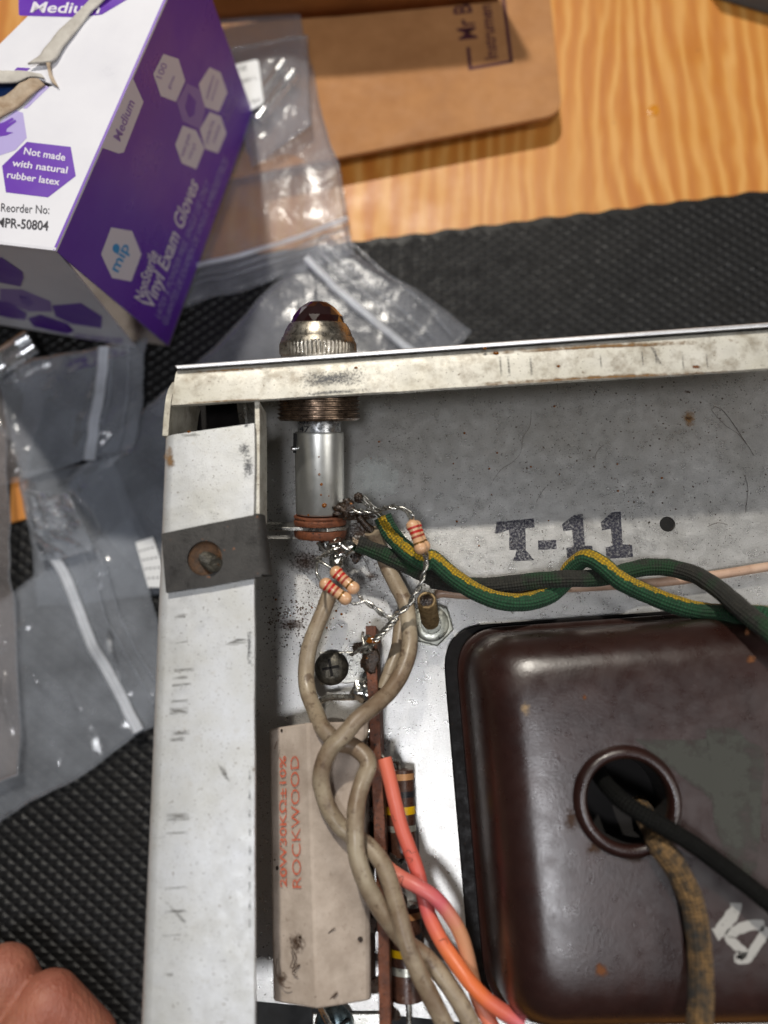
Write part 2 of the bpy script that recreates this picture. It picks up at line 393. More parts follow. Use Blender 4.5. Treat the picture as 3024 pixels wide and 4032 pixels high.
MAT['green'] = cloth('green cloth braid', [(.3,hexc(16,60,36)),(.7,hexc(34,92,56))], [(.02,.17),(.60,.72)], hexc(196,156,14), .006)
MAT['greenblack'] = cloth('dirty green black braid', [(.3,hexc(22,23,20)),(.7,hexc(54,52,44))], patch=(hexc(24,62,32),.12,.48))
MAT['blackcloth'] = cloth('black cloth braid', [(.3,hexc(4,4,4)),(.7,hexc(15,15,16))], spec=.12, sheen=0)
MAT['tancloth'] = cloth('tan and black cloth', [(.35,hexc(40,36,30)),(.55,hexc(126,96,56)),(.75,hexc(170,130,78))], patch=(hexc(48,46,44),.1,.56))
# jewel
m = N('dark amber jewel'); m.set('Base Color', hexc(34,11,9)); m.set('Roughness', .10); m.set('Transmission Weight', .15); m.set('IOR', 1.5); m.set('Coat Weight', .5); MAT['jewel'] = m.m
# bench
m = N('varnished plywood')
tc_ = m.new('ShaderNodeTexCoord'); sp_ = m.new('ShaderNodeSeparateXYZ'); m.link(tc_.outputs['Object'], sp_.inputs[0])
warp = m.math('MULTIPLY', m.math('SUBTRACT', m.noise((.022,.0065,.02),4,.55,.4), .5), 34)
fine = m.math('MULTIPLY', m.math('SUBTRACT', m.noise((.10,.018,.1),3,.5), .5), 5)
ph = m.math('ADD', m.math('MULTIPLY', sp_.outputs[0], 1000), m.math('ADD', warp, fine))
c = m.ramp(m.math('MULTIPLY_ADD' if False else 'ADD', m.math('MULTIPLY', m.math('SINE', ph), .5), .5), [(.0,hexc(186,114,44)),(.5,hexc(198,130,54)),(.8,hexc(208,148,74)),(1,hexc(216,160,88))])
c = m.mix(m.ramp(m.noise((.03,.012,.03),4,.6),[(.35,0.),(.68,.7)]), c, hexc(202,140,64))
c = m.mix(m.ramp(m.noise((.9,.04,.9),4,.65),[(.5,0.),(.8,.3)]), c, hexc(160,100,46))
c = m.mix(m.ramp(m.noise(.09,3,.6),[(.70,0.),(.76,.8)]), c, hexc(112,82,50))
m.set('Base Color', c); m.set('Roughness', m.ramp(m.noise(.05,4),[(.3,.34),(.7,.55)])); m.bump(m.noise((1.2,.08,1.2),4), .06); MAT['wood'] = m.m
MAT['mat'] = simple('black rubber', [(.3,hexc(11,11,12)),(.7,hexc(20,20,21))], .1, .5, 0, .05, 3, [(.9,.77,hexc(84,82,78)),(.03,.5,hexc(28,27,26),.2,.7),(3,.74,hexc(80,78,74))], spec=.28)
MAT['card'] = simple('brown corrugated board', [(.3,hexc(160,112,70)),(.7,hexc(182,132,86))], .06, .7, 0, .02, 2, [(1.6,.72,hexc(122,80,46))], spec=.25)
MAT['cardshade'] = simple('shaded board wall', [(.3,hexc(116,68,30)),(.7,hexc(138,84,40))], .06, .7, 0, .02, 2, spec=.25)  # darker copy of the card brown, the wall's shade put into its colour
MAT['cardprint'] = decal('purple brown print', hexc(78,40,52), .25, .42, 1.4, .92)
MAT['white'] = simple('white box board', [(.3,hexc(214,214,222)),(.7,hexc(226,226,232))], .03, .42, 0, .01, 2, spec=.45)
MAT['greyboard'] = simple('torn grey board', [(.3,hexc(172,166,158)),(.7,hexc(206,202,194))], .2, .8, 0, .12, 1.5, spec=.2)
MAT['tornboard'] = simple('torn brown board', [(.3,hexc(140,116,92)),(.7,hexc(196,180,160))], .25, .85, 0, .2, 1.2, spec=.2)
MAT['purple'] = simple('purple print', [(.3,hexc(100,50,166)),(.7,hexc(108,58,178))], .02, .34, 0, .01, 2, spec=.5)
MAT['lav'] = flat('lavender print', hexc(172,160,212), .45)
MAT['lav2'] = flat('mid purple print', hexc(146,120,190), .45)
MAT['pwhite'] = flat('white print', hexc(218,214,226), .45)
MAT['pblack'] = flat('black print', hexc(52,50,58), .5)
MAT['pblue'] = flat('blue print', hexc(60,150,214), .45)
MAT['glove'] = simple('blue glove', [(.3,hexc(8,34,78)),(.7,hexc(16,54,110))], .1, .45, 0, .1, .5)
MAT['redprint'] = decal('faded red print', hexc(198,92,64), .30, .50, 2.2, .85)
MAT['ink'] = decal('worn stamp ink', hexc(44,44,58), .30, .56, 2.2, .9, .55)
MAT['pencil'] = decal('scuff mark', hexc(112,110,106), .30, .75, (.5,4,1), .8, .6, 5, .25)
MAT['scuff'] = decal('dark scuffing', hexc(96,97,100), .42, .70, 2.4, .8, .5, 8, .45)
MAT['stain'] = decal('brown stain', hexc(126,94,56), .36, .72, .8, .85, .6, 6, .7)
MAT['rusts'] = decal('rust spot', hexc(106,64,34), .30, .55, 1.0, .92, .7, 6, .6)
MAT['pale'] = decal('pale stain', hexc(206,212,210), .15, .6, .35, .42, .5, 5, .35)
MAT['greystain'] = decal('grey oil film', hexc(74,75,70), .24, .44, .25, .8, .28, 5, .3)
MAT['whitepaint'] = decal('chalky paint', hexc(170,168,164), .22, .40, 1.0, .9)
MAT['dust'] = decal('tan dust', hexc(176,150,116), .46, .72, 1.6, .6, .8, 6, .6)
MAT['soot'] = decal('soot and dirt', hexc(66,46,32), .44, .70, 2.2, .85, .8, 8, .5)
MAT['speck'] = simple('dirt speck', [(.3,hexc(34,28,23)),(.7,hexc(84,62,45))], .1, .7, 0, 0, rvar=0)
m = N('amber flux'); m.set('Base Color', hexc(132,76,18)); m.set('Roughness', .12); m.set('Transmission Weight', .3); MAT['amber'] = m.m
MAT['ink2'] = flat('stamped ink', hexc(30,30,34), .5)
MAT['blueplastic'] = simple('blue grey plastic', [(.3,hexc(78,92,104)),(.7,hexc(96,110,122))], .05, .4)
MAT['paperlabel'] = flat('white sticker', hexc(226,228,230), .5)
MAT['fuseglass'] = None
m = N('glass'); m.set('Base Color', (.9,.9,.9,1)); m.set('Roughness', .05); m.set('Transmission Weight', .9); MAT['fuseglass'] = m.m
m = N('skin'); c = m.ramp(m.noise(.10,4,.6), [(.3,hexc(150,92,72)),(.7,hexc(182,124,100))]); c = m.mix(m.ramp(m.noise(.03,3),[(.4,0.),(.7,.6)]), c, hexc(158,84,70))
m.set('Base Color', c); m.set('Roughness', .45); m.set('Subsurface Weight', .25); m.set('Subsurface Radius', (.004,.0015,.0008)); m.set('Subsurface Scale', .6)
vo = m.new('ShaderNodeTexVoronoi'); vo.inputs['Scale'].default_value = 1; m.link(m.coords((900,650,900)), vo.inputs['Vector'])
m.bump(vo.outputs['Distance'], .12); m.bump(m.noise((.7,.16,.7),5,.65,rot=(0,0,math.radians(-40))), .5); MAT['skin'] = m.m
def plastic(name, col, a, gloss, fk=.36):
    """thin clear polythene: mostly clear film, a little milky, with surface gloss"""
    m = N(name); n = m.n; n.remove(m.b)
    tr = m.new('ShaderNodeBsdfTransparent'); tr.inputs[0].default_value = (.95,.955,.96,1)
    df = m.new('ShaderNodeBsdfDiffuse'); df.inputs[0].default_value = col
    tl = m.new('ShaderNodeBsdfTranslucent'); tl.inputs[0].default_value = col
    gl = m.new('ShaderNodeBsdfGlossy'); gl.inputs['Roughness'].default_value = gloss; gl.inputs['Color'].default_value = (1,1,1,1)
    fr = m.new('ShaderNodeFresnel'); fr.inputs['IOR'].default_value = 1.5
    b = m.new('ShaderNodeBump'); b.inputs['Distance'].default_value = .30*S; m.link(m.noise(.10,3,.5,.6), b.inputs['Height'])
    b2 = m.new('ShaderNodeBump'); b2.inputs['Distance'].default_value = .06*S; m.link(m.noise((.8,.12,.8),3), b2.inputs['Height']); m.link(b.outputs[0], b2.inputs['Normal'])
    m.link(b2.outputs[0], gl.inputs['Normal']); m.link(b2.outputs[0], fr.inputs['Normal'])
    x0 = m.new('ShaderNodeMixShader'); x0.inputs[0].default_value = .4; m.link(df.outputs[0], x0.inputs[1]); m.link(tl.outputs[0], x0.inputs[2])
    x1 = m.new('ShaderNodeMixShader'); m.link(tr.outputs[0], x1.inputs[1]); m.link(x0.outputs[0], x1.inputs[2])
    m.link(m.ramp(m.noise(.05,4,.6),[(.3,a*.55),(.7,a*1.4)]), x1.inputs[0])
    x2 = m.new('ShaderNodeMixShader'); m.link(m.math('MULTIPLY',fr.outputs[0],fk), x2.inputs[0]); m.link(x1.outputs[0], x2.inputs[1]); m.link(gl.outputs[0], x2.inputs[2])
    m.link(x2.outputs[0], m.out.inputs['Surface']); return m.m
MAT['film'] = plastic('clear polythene film', (.62,.66,.73,1), .27, .11, .6)
MAT['filmwarm'] = plastic('clear film', (.64,.58,.57,1), .17, .09, .35)
MAT['filmsoft'] = plastic('clear soft film', (.56,.58,.64,1), .22, .14, .13)
MAT['zip'] = plastic('milky zip strip', (.84,.88,.95,1), .78, .35)

# ================================================================== the bench
ZM = -75.0                                  # top of the rubber mat
ZB = ZM-4                                   # bench top
def loft(rings, closed=True, caps=True):
    n = len(rings[0]); v = [p for r in rings for p in r]; f = []
    for i in range(len(rings)-1):
        for k in range(n if closed else n-1):
            k2 = (k+1)%n; f.append((i*n+k, i*n+k2, (i+1)*n+k2, (i+1)*n+k))
    if caps and closed:
        f.append(tuple(reversed(range(n)))); m_ = (len(rings)-1)*n; f.append(tuple(m_+k for k in range(n)))
    return v, f
bench = obj('workbench_top', box((20,40,ZB-9), 900, 900, 18), MAT['wood'], kind='structure')

# --- rubber mat, wavy cut edge at the top
e0, e1 = U('c2',600,1140,ZM), U('m6',1659,940,ZM)
ed = (e1-e0).normalized(); e0 = e0-ed*260; L = 520; en = V3((-ed.y,ed.x,0))
top = [e0+ed*(L*k/260)+en*(.35*math.sin(k*1.15)+.3*noise.noise(V3((k*.21,0,0)))) for k in range(261)]
mat_ = thing('rubber_mat', 'black rubber bench mat with small raised diamonds under the metal chassis', 'mat', e0-en*150)
out = top + [top[-1]-en*330, top[0]-en*330]
obj('base', prism(out, (0,0,-4)), MAT['mat'], mat_)
HX, HY, HB = 2.15, 1.5, .36
def bump_vf(c, k=1):
    c = V3(c); return [c+V3((-HX,0,0)), c+V3((0,-HY,0)), c+V3((HX,0,0)), c+V3((0,HY,0)), c+V3((-.45,-.25,HB*k)), c+V3((.45,-.25,HB*k)), c+V3((.45,.3,HB*k)), c+V3((-.45,.3,HB*k))], [(0,1,5,4),(1,2,5),(2,6,5),(2,3,6),(3,7,6),(3,0,7),(0,4,7),(4,5,6,7)]
spots = []
for j in range(-90,110):
    for i in range(-40,50):
        p = V3((i*4.75+(j%2)*2.375+.15*noise.noise(V3((i*.7,j*.7,0))), j*1.72, ZM+.01))
        q = proj(p)
        if -60 < q[0] < 3084 and -60 < q[1] < 4090 and (p-e0).dot(en) < -2.2: spots.append((q,p))
def hidden(q): return q[0] > (1075-.135*(q[1]-1440)/1.8*1.0 if q[1] > 1440 else 1e9) and q[1] > 1440 and q[0] > 640
spots = [s_ for s_ in spots if not (s_[0][0] > 700 and s_[0][1] > 1480)]
near = sorted(spots, key=lambda s_: -s_[0][1])
bv, bf = bump_vf((0,0,0)); bme = None
for i, (q,p) in enumerate(near[:300]):
    if bme is None:
        bme = bpy.data.meshes.new('raised_diamond'); bme.from_pydata([tuple(a*S) for a in bv], [], bf); bme.materials.append(MAT['mat'])
    o = bpy.data.objects.new('raised_diamond', bme); COL.objects.link(o); o.parent = mat_; o.location = (p-ORG[mat_.name])*S
obj('raised_diamonds', join(*[bump_vf(p) for q,p in near[300:]]), MAT['mat'], mat_, kind='stuff')

# --- cardboard box: lid flap lying towards us and the wall standing behind it
ZC = ZB+9
cb = thing('cardboard_box', 'brown cardboard box with purple printed logo and rounded lid flap on the plywood', 'cardboard box', U('m6',100,400,ZB))
fl = PL('m6', [(570,-160,ZC),(645,560,ZC)]) + PL('s', [(850,712,ZC),(700,140,ZC)])
flp = rpoly([fl[0],fl[1],fl[2],fl[3]], [0,6,0,0], 8)
obj('lid_flap', prism(flp, (0,0,-1.8)), MAT['card'], cb, bevel=.4)
cr = PL('s', [(600,112,ZC+.3),(1150,75,ZC+.3),(1400,58,ZC+.3),(1960,5,ZC+.3)])
wl = []
for z_, dy in ((0,0),(5,.4),(60,6)):
    wl.append([p+V3((0,dy,z_)) for p in crom(cr,6)])
v_, f_ = loft(wl, closed=False, caps=False); o = obj('box_wall', (v_,f_), MAT['cardshade'], cb, smooth=40)
sm = o.modifiers.new('thick','SOLIDIFY'); sm.thickness = 3*S; sm.offset = -1
P0 = V3((0,0,ZC)); Z1 = V3((0,0,1))
def cprint(c, pts, w_, name='printed_frame'):
    Q = PL(c, [(x,y,ZC+.06) for x,y in pts]); ms = []
    for a, b in zip(Q[:-1],Q[1:]):
        d_ = (b-a).normalized(); n_ = V3((-d_.y,d_.x,0))*w_/2; ms.append(([a-n_-d_*w_/2, b-n_+d_*w_/2, b+n_+d_*w_/2, a+n_-d_*w_/2],[(0,1,2,3)]))
    return obj(name, join(*ms), MAT['cardprint'], cb)
cprint('m6', [(180,240),(190,338),(392,302),(350,-40)], 1.2)
def ctext(s_, c, a, b, up, name='printed_lettering', bold=False):
    A, B, C_ = [U(c,*p,ZC) for p in (a,b,up)]
    return obj(name, text_on(s_, A, B, C_-A, bold, .08), MAT['cardprint'], cb)
ctext('Mr B', 'm6', (225,190), (190,20), (135,200), bold=True)
ctext('Instrumen', 'm6', (325,292), (292,22), (262,296), bold=True)

# --- blue-grey case at the corner of the bench
q = PL('m6', [(1365,-10,ZB),(1680,86,ZB),(1900,-60,ZB),(1500,-260,ZB)])
obj('equipment_case', prism(q, (0,0,14)), MAT['blueplastic'], bevel=1.2, label='blue grey plastic case cut off by the top right corner of the picture', cat='case')
obj('amber_drip', blob(U('m6',1095,545,ZB+.1), 2.0, 2, .35, .8, (1,1.1,.12), 3), simple('orange resin', [(.3,hexc(196,124,30)),(.7,hexc(214,146,50))], .3, .3), smooth=60, label='small orange resin drip on the plywood right of the cardboard', cat='resin drip')
q = PL('m1', [(95,1290,ZM+1.2),(250,1270,ZM+1.2),(235,1640,ZM+1.2),(85,1680,ZM+1.2)])
obj('wood_offcut', prism(q, (0,0,-1.2)), MAT['wood'], bevel=.2, label='small tan wood scrap between plastic bags at the left edge', cat='wood scrap')

# ================================================================== glove box
A = U('c1',330,1488,6); B = U('c1',1000,2052,ZM+3); Cc = U('c1',1503,672,ZM+9)
gb = thing('glove_box', 'white and purple cardboard box of vinyl gloves with torn top', 'glove box', B)
n_side = (B-A).cross(Cc-A).normalized()
if n_side.dot(CAM-A) < 0: n_side = -n_side
A2 = UP('c1',985,0,A,n_side); topdir = (A2-A).normalized()
A3 = A + topdir*((Cc-B).length*1.02)
Lf = UP('c1',0,1450,A,V3((0,0,1)))                      # front edge of the top runs left
n_top = (A3-A).cross(Lf-A).normalized(); n_top = n_top if n_top.z > 0 else -n_top
T4 = Lf + (Lf-A)*.6; T3 = A3 + (T4-A)
def ST(c,x,y,l=.05): return UP(c,x,y,A+n_top*l,n_top)
def SS(c,x,y,l=.05): return UP(c,x,y,A+n_side*l,n_side)
# top panel with the torn notch
notch = [ST('m5',x,y,0) for x,y in ((-330,900),(60,955),(330,1000),(530,1045),(720,1112),(600,1145),(470,1105),(250,1220),(0,1300),(-330,1420))]
tp = [A, A3, T3] + [notch[0]-(A-Lf)*.0] + notch[1:] + [T4]
obj('top_panel', prism(tp, -n_top*.6), MAT['white'], gb, label='white top panel torn open at the left')
# purple side with bent-out lower corner
obj('side_panel', prism([A, B, Cc, A3], -n_side*.6), MAT['purple'], gb, label='purple printed side panel')
D_ = U('c1',805,2062,ZM+4); D2 = U('c1',-250,1890,ZM+4)
n_fr = (D_-A).cross(T4-A).normalized()
if n_fr.dot(CAM-A) < 0: n_fr = -n_fr
def SF(c,x,y,l=.05): return UP(c,x,y,A+n_fr*l,n_fr)
D2 = SF('c1',-300,1880,0)
obj('end_panel', prism([A-n_fr*.1, D_, D2, T4-n_fr*.1], -n_fr*.6), MAT['white'], gb, label='white end panel in shade')
obj('bottom_panel', prism([B, Cc, Cc+(T4-A)+V3((0,0,-2)), D2], (0,0,-.6)), simple('shaded inner board', [(.3,hexc(112,104,98)),(.7,hexc(132,124,118))], .1, .8), gb)  # grey board tone paints the shaded gap at the box corner
FACE = {ST: bpy.data.objects['top_panel'], SS: bpy.data.objects['side_panel'], SF: bpy.data.objects['end_panel']}
def tpoly(name, f, c, pts, m_, l=.05): return obj(name, ([f(c,x,y,l) for x,y in pts], [tuple(range(len(pts)))]), m_, FACE[f])
def ttext(name, f, c, s_, a, b, up, m_, bold=False, shear=0, l=.1):
    p, q_, u_ = f(c,*a,l), f(c,*b,l), f(c,*up,l); return obj(name, text_on(s_, p, q_, u_-p, bold, 0.02, shear), m_, FACE[f])
# top print
tpoly('print_banner', ST, 'm5', [(240,-120),(245,190),(270,205),(1010,225),(1330,190),(1650,0),(1800,-120)], MAT['purple'])
ttext('print_lettering', ST, 'm5', 'Medium', (395,158), (1290,175), (398,22), MAT['pwhite'], True, .25)
tpoly('print_hexagon', ST, 'c1', [(160,842),(420,872),(450,1045),(285,1172),(35,1142),(12,985)], MAT['purple'])
for s_, a, b, u_ in (('Not made',(140,915),(385,955),(148,875)),('with natural',(70,985),(398,1030),(78,946)),('rubber latex',(40,1055),(352,1100),(48,1016))):
    ttext('print_lettering', ST, 'c1', s_, a, b, u_, MAT['pwhite'], True)
ttext('print_lettering', ST, 'c1', 'Reorder No:', (5,1255), (292,1270), (8,1205), MAT['pblack'])
ttext('print_lettering', ST, 'c1', 'MPR-50804', (-22,1345), (286,1368), (-18,1290), MAT['pblack'], True)
tpoly('print_hexagon', ST, 'm5', [(0,1600),(210,1440),(300,1475),(350,1800),(200,1960),(-60,2050),(-200,1800)], MAT['lav'])
tpoly('print_hand', ST, 'm5', [(-60,1620),(40,1600),(160,1535),(185,1560),(70,1640),(200,1560),(215,1590),(90,1680),(80,1720),(175,1730),(80,1770),(-60,1790)], MAT['purple'], .09)
tpoly('print_stripe', ST, 'm5', [(300,1415),(350,1418),(640,1140),(600,1115),(480,1210)], MAT['lav'])
tpoly('print_stripe', ST, 'm5', [(180,930),(225,880),(400,890),(330,940)], MAT['purple'])
# torn board and the glove inside
def curl(pts, m_, name, hs, amp=1.2, k=3):
    """torn board strip lifted off the panel; pts pairs left/right along its run"""
    L_, R_ = [], []
    for (a, b), h in zip(pts, hs):
        L_.append(ST('m5',*a,0)+n_top*h); R_.append(ST('m5',*b,0)+n_top*(h*.8))
    L_, R_ = crom(L_,k), crom(R_,k); rows = []
    for a, b in zip(L_,R_):
        r_ = []
        for j in range(7):
            t = j/6; p = a.lerp(b,t); r_.append(p + n_top*(amp*.6*(noise.noise(p*.35)+.5*noise.noise(p*1.1)+.12*math.sin(t*3.1))))
        rows.append(r_)
    o = obj(name, loft(rows, closed=False, caps=False), m_, gb, smooth=50)
    s2 = o.modifiers.new('thick','SOLIDIFY'); s2.thickness = .45*S; s2.offset = 0; return o
curl([((1290,-60),(1500,-60)),((1040,190),(1200,190)),((800,430),(1010,430)),((640,640),(850,640)),((520,800),(760,800)),((400,890),(690,860))], MAT['greyboard'], 'torn_strip', (.9,.7,.7,.9,1.1,1.3), .5)
curl([((610,760),(690,830)),((640,900),(680,900)),((660,1020),(700,1010)),((700,1110),(780,1165))], MAT['tornboard'], 'torn_edge', (1.0,.9,.7,.5), .4)
curl([((-150,930),(-150,1110)),((60,950),(40,1105)),((250,965),(250,1110)),((420,985),(430,1030)),((560,1000),(600,1045))], MAT['greyboard'], 'torn_strip', (.3,.6,.9,.8,.4), .7)
curl([((-150,1330),(-150,1700)),((0,1300),(20,1560)),((230,1200),(300,1390)),((420,1070),(500,1200)),((520,1060),(600,1130))], MAT['tornboard'], 'torn_strip', (.4,.6,.8,.9,.4), .9)
gl = blob(ST('m5',20,1150,0)-n_top*7.5, 20, 4, .22, 1.3, (.85,.42,.28), 5)
obj('glove', gl, MAT['glove'], gb, smooth=80, label='folded blue glove seen through the torn opening')
# side print
tpoly('print_tab', SS, 'c1', [(786,458),(852,605),(735,905),(705,912),(603,876)], MAT['pwhite'])
ttext('print_lettering', SS, 'c1', 'Medium', (712,842), (800,612), (672,812), MAT['lav2'], True)
HX5 = [[(970,320),(1060,350),(1100,480),(1045,605),(955,570),(910,440)],[(1245,400),(1310,430),(1350,550),(1300,665),(1215,635),(1180,500)],
       [(1245,665),(1310,690),(1345,790),(1295,910),(1220,885),(1185,770)],[(1085,745),(1165,775),(1215,880),(1165,1005),(1080,970),(1040,860)]]
for h in HX5: tpoly('print_hexagon', SS, 'c1', h, MAT['pwhite'])
tpoly('print_hexagon', SS, 'c1', [(1110,495),(1185,530),(1220,640),(1190,770),(1085,720),(1050,610)], MAT['lav2'])
tpoly('print_hand', SS, 'c1', [(1120,550),(1165,600),(1155,680),(1125,700),(1100,640)], MAT['purple'], .09)
for s_, a, b, u_ in (('100',(960,470),(995,385),(925,455)),('gloves',(1010,530),(1040,455),(990,520)),
                     ('ambidextrous',(1235,590),(1275,450),(1215,582)),('textured',(1262,600),(1300,480),(1245,592)),('powder free',(1235,850),(1275,720),(1212,838)),('medical',(1275,850),(1310,750),(1255,842)),('exam grade',(1090,930),(1135,800),(1065,920)),('vinyl',(1130,950),(1165,860),(1108,940))):
    ttext('print_lettering', SS, 'c1', s_, a, b, u_, MAT['lav2'])
ttext('print_lettering', SS, 'c1', 'SINGLE', (1355,725), (1415,585), (1338,715), MAT['lav2'])
ttext('print_lettering', SS, 'c1', 'USE', (1340,690), (1375,590), (1325,680), MAT['lav2'])
tpoly('print_hexagon', SS, 'c1', [(660,1350),(785,1372),(840,1510),(780,1672),(665,1650),(600,1510)], MAT['pwhite'])
ttext('print_lettering', SS, 'c1', 'mip', (700,1620), (770,1465), (648,1590), MAT['pblue'], True)
obj('print_dot', ([SS('c1',690+22*math.cos(k*.5236),1475+28*math.sin(k*.5236),.1) for k in range(12)],[tuple(range(12))]), MAT['pblue'], FACE[SS])
ttext('print_lettering', SS, 'c1', 'NonSterile', (848,1800), (938,1510), (795,1765), MAT['pwhite'], True)
ttext('print_lettering', SS, 'c1', 'Vinyl Exam Gloves', (905,1848), (1178,1105), (842,1800), MAT['pwhite'], True)
ttext('print_lettering', SS, 'c1', 'LATEX & POWDER FREE, SINGLE USE ONLY', (950,1895), (1245,1095), (920,1868), MAT['lav'])
ttext('print_lettering', SS, 'c1', 'GUANTES DE EXAMEN DE VINILO, AMBIDIESTROS', (990,1935), (1352,965), (960,1908), MAT['lav'])
# end print
tpoly('print_hexagon', SF, 'c1', [(-30,1530),(10,1530),(135,1615),(140,1650),(120,1702),(-30,1672)], MAT['purple'])
tpoly('print_hexagon', SF, 'c1', [(310,1815),(480,1800),(607,1880),(602,1950),(430,1925),(330,1880)], MAT['purple'])
tpoly('print_hexagon', SF, 'c1', [(165,1890),(240,1868),(400,1920),(440,1965),(400,1985),(200,1940)], MAT['purple'])
tpoly('print_hexagon', SF, 'c1', [(0,1715),(130,1720),(300,1790),(310,1850),(170,1850),(0,1780)], MAT['lav2'])
tpoly('print_hand', SF, 'c1', [(110,1745),(170,1760),(200,1800),(170,1825),(130,1800)], MAT['purple'], .09)
tpoly('print_hexagon', SF, 'c1', [(-20,1780),(60,1800),(160,1860),(150,1900),(60,1890),(-20,1870)], MAT['purple'], .09)
ttext('print_lettering', SF, 'c1', 'VINYL EXAM GLOVES', (440,2010), (720,2042), (445,1978), MAT['lav2'])

# ================================================================== polythene bags
def bag(name, label, quad, amp=1.4, n=34, m_='film', zips=(), seed=0, ridges=(), group='plastic bags on the bench', thick=2.0, folds=1.0):
    q = [U(*p) for p in quad]; org = sum(q, V3((0,0,0)))/4
    t = thing(name, label, 'plastic bag', org, group)
    def warp(p, k=1.0):
        a = V3((p.x*.045, p.y*.045, seed*5.1)); b = V3((p.x*.15, p.y*.15, seed*2.3+9))
        return p + V3((noise.noise(a)*2.2+noise.noise(b)*.5, noise.noise(a+V3((9,4,2)))*2.2+noise.noise(b+V3((3,8,1)))*.5, 0))*k
    def surf(i,j):
        a, b = i/n, j/n
        p = q[0].lerp(q[1],a).lerp(q[3].lerp(q[2],a), b)
        ed_ = min(1, 6*min(a,1-a))*min(1, 6*min(b,1-b)); return warp(p), ed_
    top_, bot = [], []; cr_ = random.Random(seed+100); cre = []
    for _ in range(int(9*folds)):                       # sharp creases
        a = cr_.uniform(0,math.pi); c_ = q[0].lerp(q[1],cr_.uniform(.1,.9)).lerp(q[3].lerp(q[2],cr_.uniform(.1,.9)), cr_.uniform(.1,.9)); cre.append((c_, V3((math.cos(a),math.sin(a),0)), cr_.uniform(8,22), cr_.uniform(.4,1.2), cr_.uniform(.7,1.6)))
    for j in range(n+1):
        for i in range(n+1):
            p, e = surf(i,j); s_ = V3((p.x,p.y,seed*31.7))
            w1 = noise.noise(s_*.055); w2 = noise.noise(V3((s_.x*.16,s_.y*.06,s_.z))); d_ = amp*(w1*.9+w2*.5)+amp*.12*noise.noise(s_*.5)
            for c_, u_, ln, ht, wd_ in cre:
                r_ = p-c_; al = r_.dot(u_); pe = abs(r_.x*-u_.y+r_.y*u_.x+1.5*noise.noise(s_*.2))
                if abs(al) < ln: d_ += amp*ht*math.exp(-pe/wd_)*(1-abs(al)/ln)
            top_.append(p+V3((0,0,thick*e*.5+.3+max(-.25,d_*(.35+.65*e))))); bot.append(p+V3((0,0,.05+.15*e*noise.noise(s_*.1))))
    m2_ = (n+1)*(n+1); f = []
    for j in range(n):
        for i in range(n):
            a = j*(n+1)+i; f.append((a,a+1,a+n+2,a+n+1)); f.append((m2_+a,m2_+a+n+1,m2_+a+n+2,m2_+a+1))
    bd = [i for i in range(n+1)]+[(j+1)*(n+1)-1 for j in range(1,n+1)]+[n*(n+1)+i for i in range(n-1,-1,-1)]+[j*(n+1) for j in range(n-1,0,-1)]
    for k in range(len(bd)):
        a, b = bd[k], bd[(k+1)%len(bd)]; f.append((b,a,m2_+a,m2_+b))
    obj('film', (top_+bot,f), MAT[m_], t, smooth=180)
    obj('heat_seal', tube([top_[k]+V3((0,0,-.1)) for k in bd]+[top_[bd[0]]+V3((0,0,-.1))], .20, 6, 0, False), MAT['film'], t, smooth=60)
    for a, b, wd in zips:
        a, b = U(*a), U(*b); ax = (b-a).normalized(); ay = V3((0,0,1)).cross(ax).normalized()
        rows = []
        for k in range(25):
            p = warp(a.lerp(b,k/24))+V3((0,0,.5*noise.noise(V3((k*.35,seed,1)))))
            rows.append([p+ay*wd*u+V3((0,0,h)) for u,h in ((-.5,.2),(-.35,.8),(-.1,.95),(0,.7),(.1,.95),(.35,.8),(.5,.2))])
        obj('zip_strip', loft(rows, closed=False, caps=False), MAT['zip'], t, smooth=60)
    for a, b in ridges:
        a, b = U(*a), U(*b); obj('zip_ridge', tube([warp(a.lerp(b,k/20))+V3((0,0,.4+.3*noise.noise(V3((k*.4,seed,3))))) for k in range(21)], .26, 6, 0, False), MAT['film'], t, smooth=60)
    return t
zb, zw = ZM+1.2, ZC+.8
b1 = bag('zip_bag', 'clear bag holding glass fuses, between purple box and cardboard flap', [('m3',-420,330,zw+1),('m3',1020,-5,zw+1),('m4',968,212,zb+3),('m4',30,505,zb+1)], .45, 40, 'filmsoft',
     [(('m4',935,22,zb+5.5),('m4',110,290,zb+4),1.7)], 1, [(('m4',950,75,zb+5),('m4',90,350,zb+4)),(('m4',958,120,zb+5),('m4',80,390,zb+4))])
bag('zip_bag', 'small clear inner bag around the two glass fuses', [('m3',480,430,zw+4),('m3',1150,300,zw+4),('m3',1175,1085,zw+4),('m3',610,1490,zw+3)], .5, 24, 'filmsoft', seed=9)
bag('zip_bag', 'clear zip bag directly behind the pilot lamp jewel', [('m4',800,110,zb+2),('m4',1605,612,zb+2),('m4',1130,1250,zb+2),('m4',-160,1070,zb+2)], .5, 36, 'filmsoft',
     [(('m4',690,225,zb+4.2),('m4',1300,760,zb+4.2),2.6)], 2, [(('m4',760+k*52,185-k*18,zb+4),('m4',1350+k*52,690-k*18,zb+4)) for k in (0,1,3)])
bag('zip_bag', 'clear zip bag with white stripe below the glove box', [('m1',-60,330,zb+3),('m1',1290,60,zb+3),('m1',1150,1035,zb+3),('m1',200,1290,zb+3)], 1.3, 34, 'film',
     [(('m1',920,140,zb+5.6),('m1',805,1150,zb+5.6),3.6)], 3, [(('m1',1000+k*70,150,zb+5),('m1',880+k*80,1090-k*16,zb+5)) for k in (0,2)])
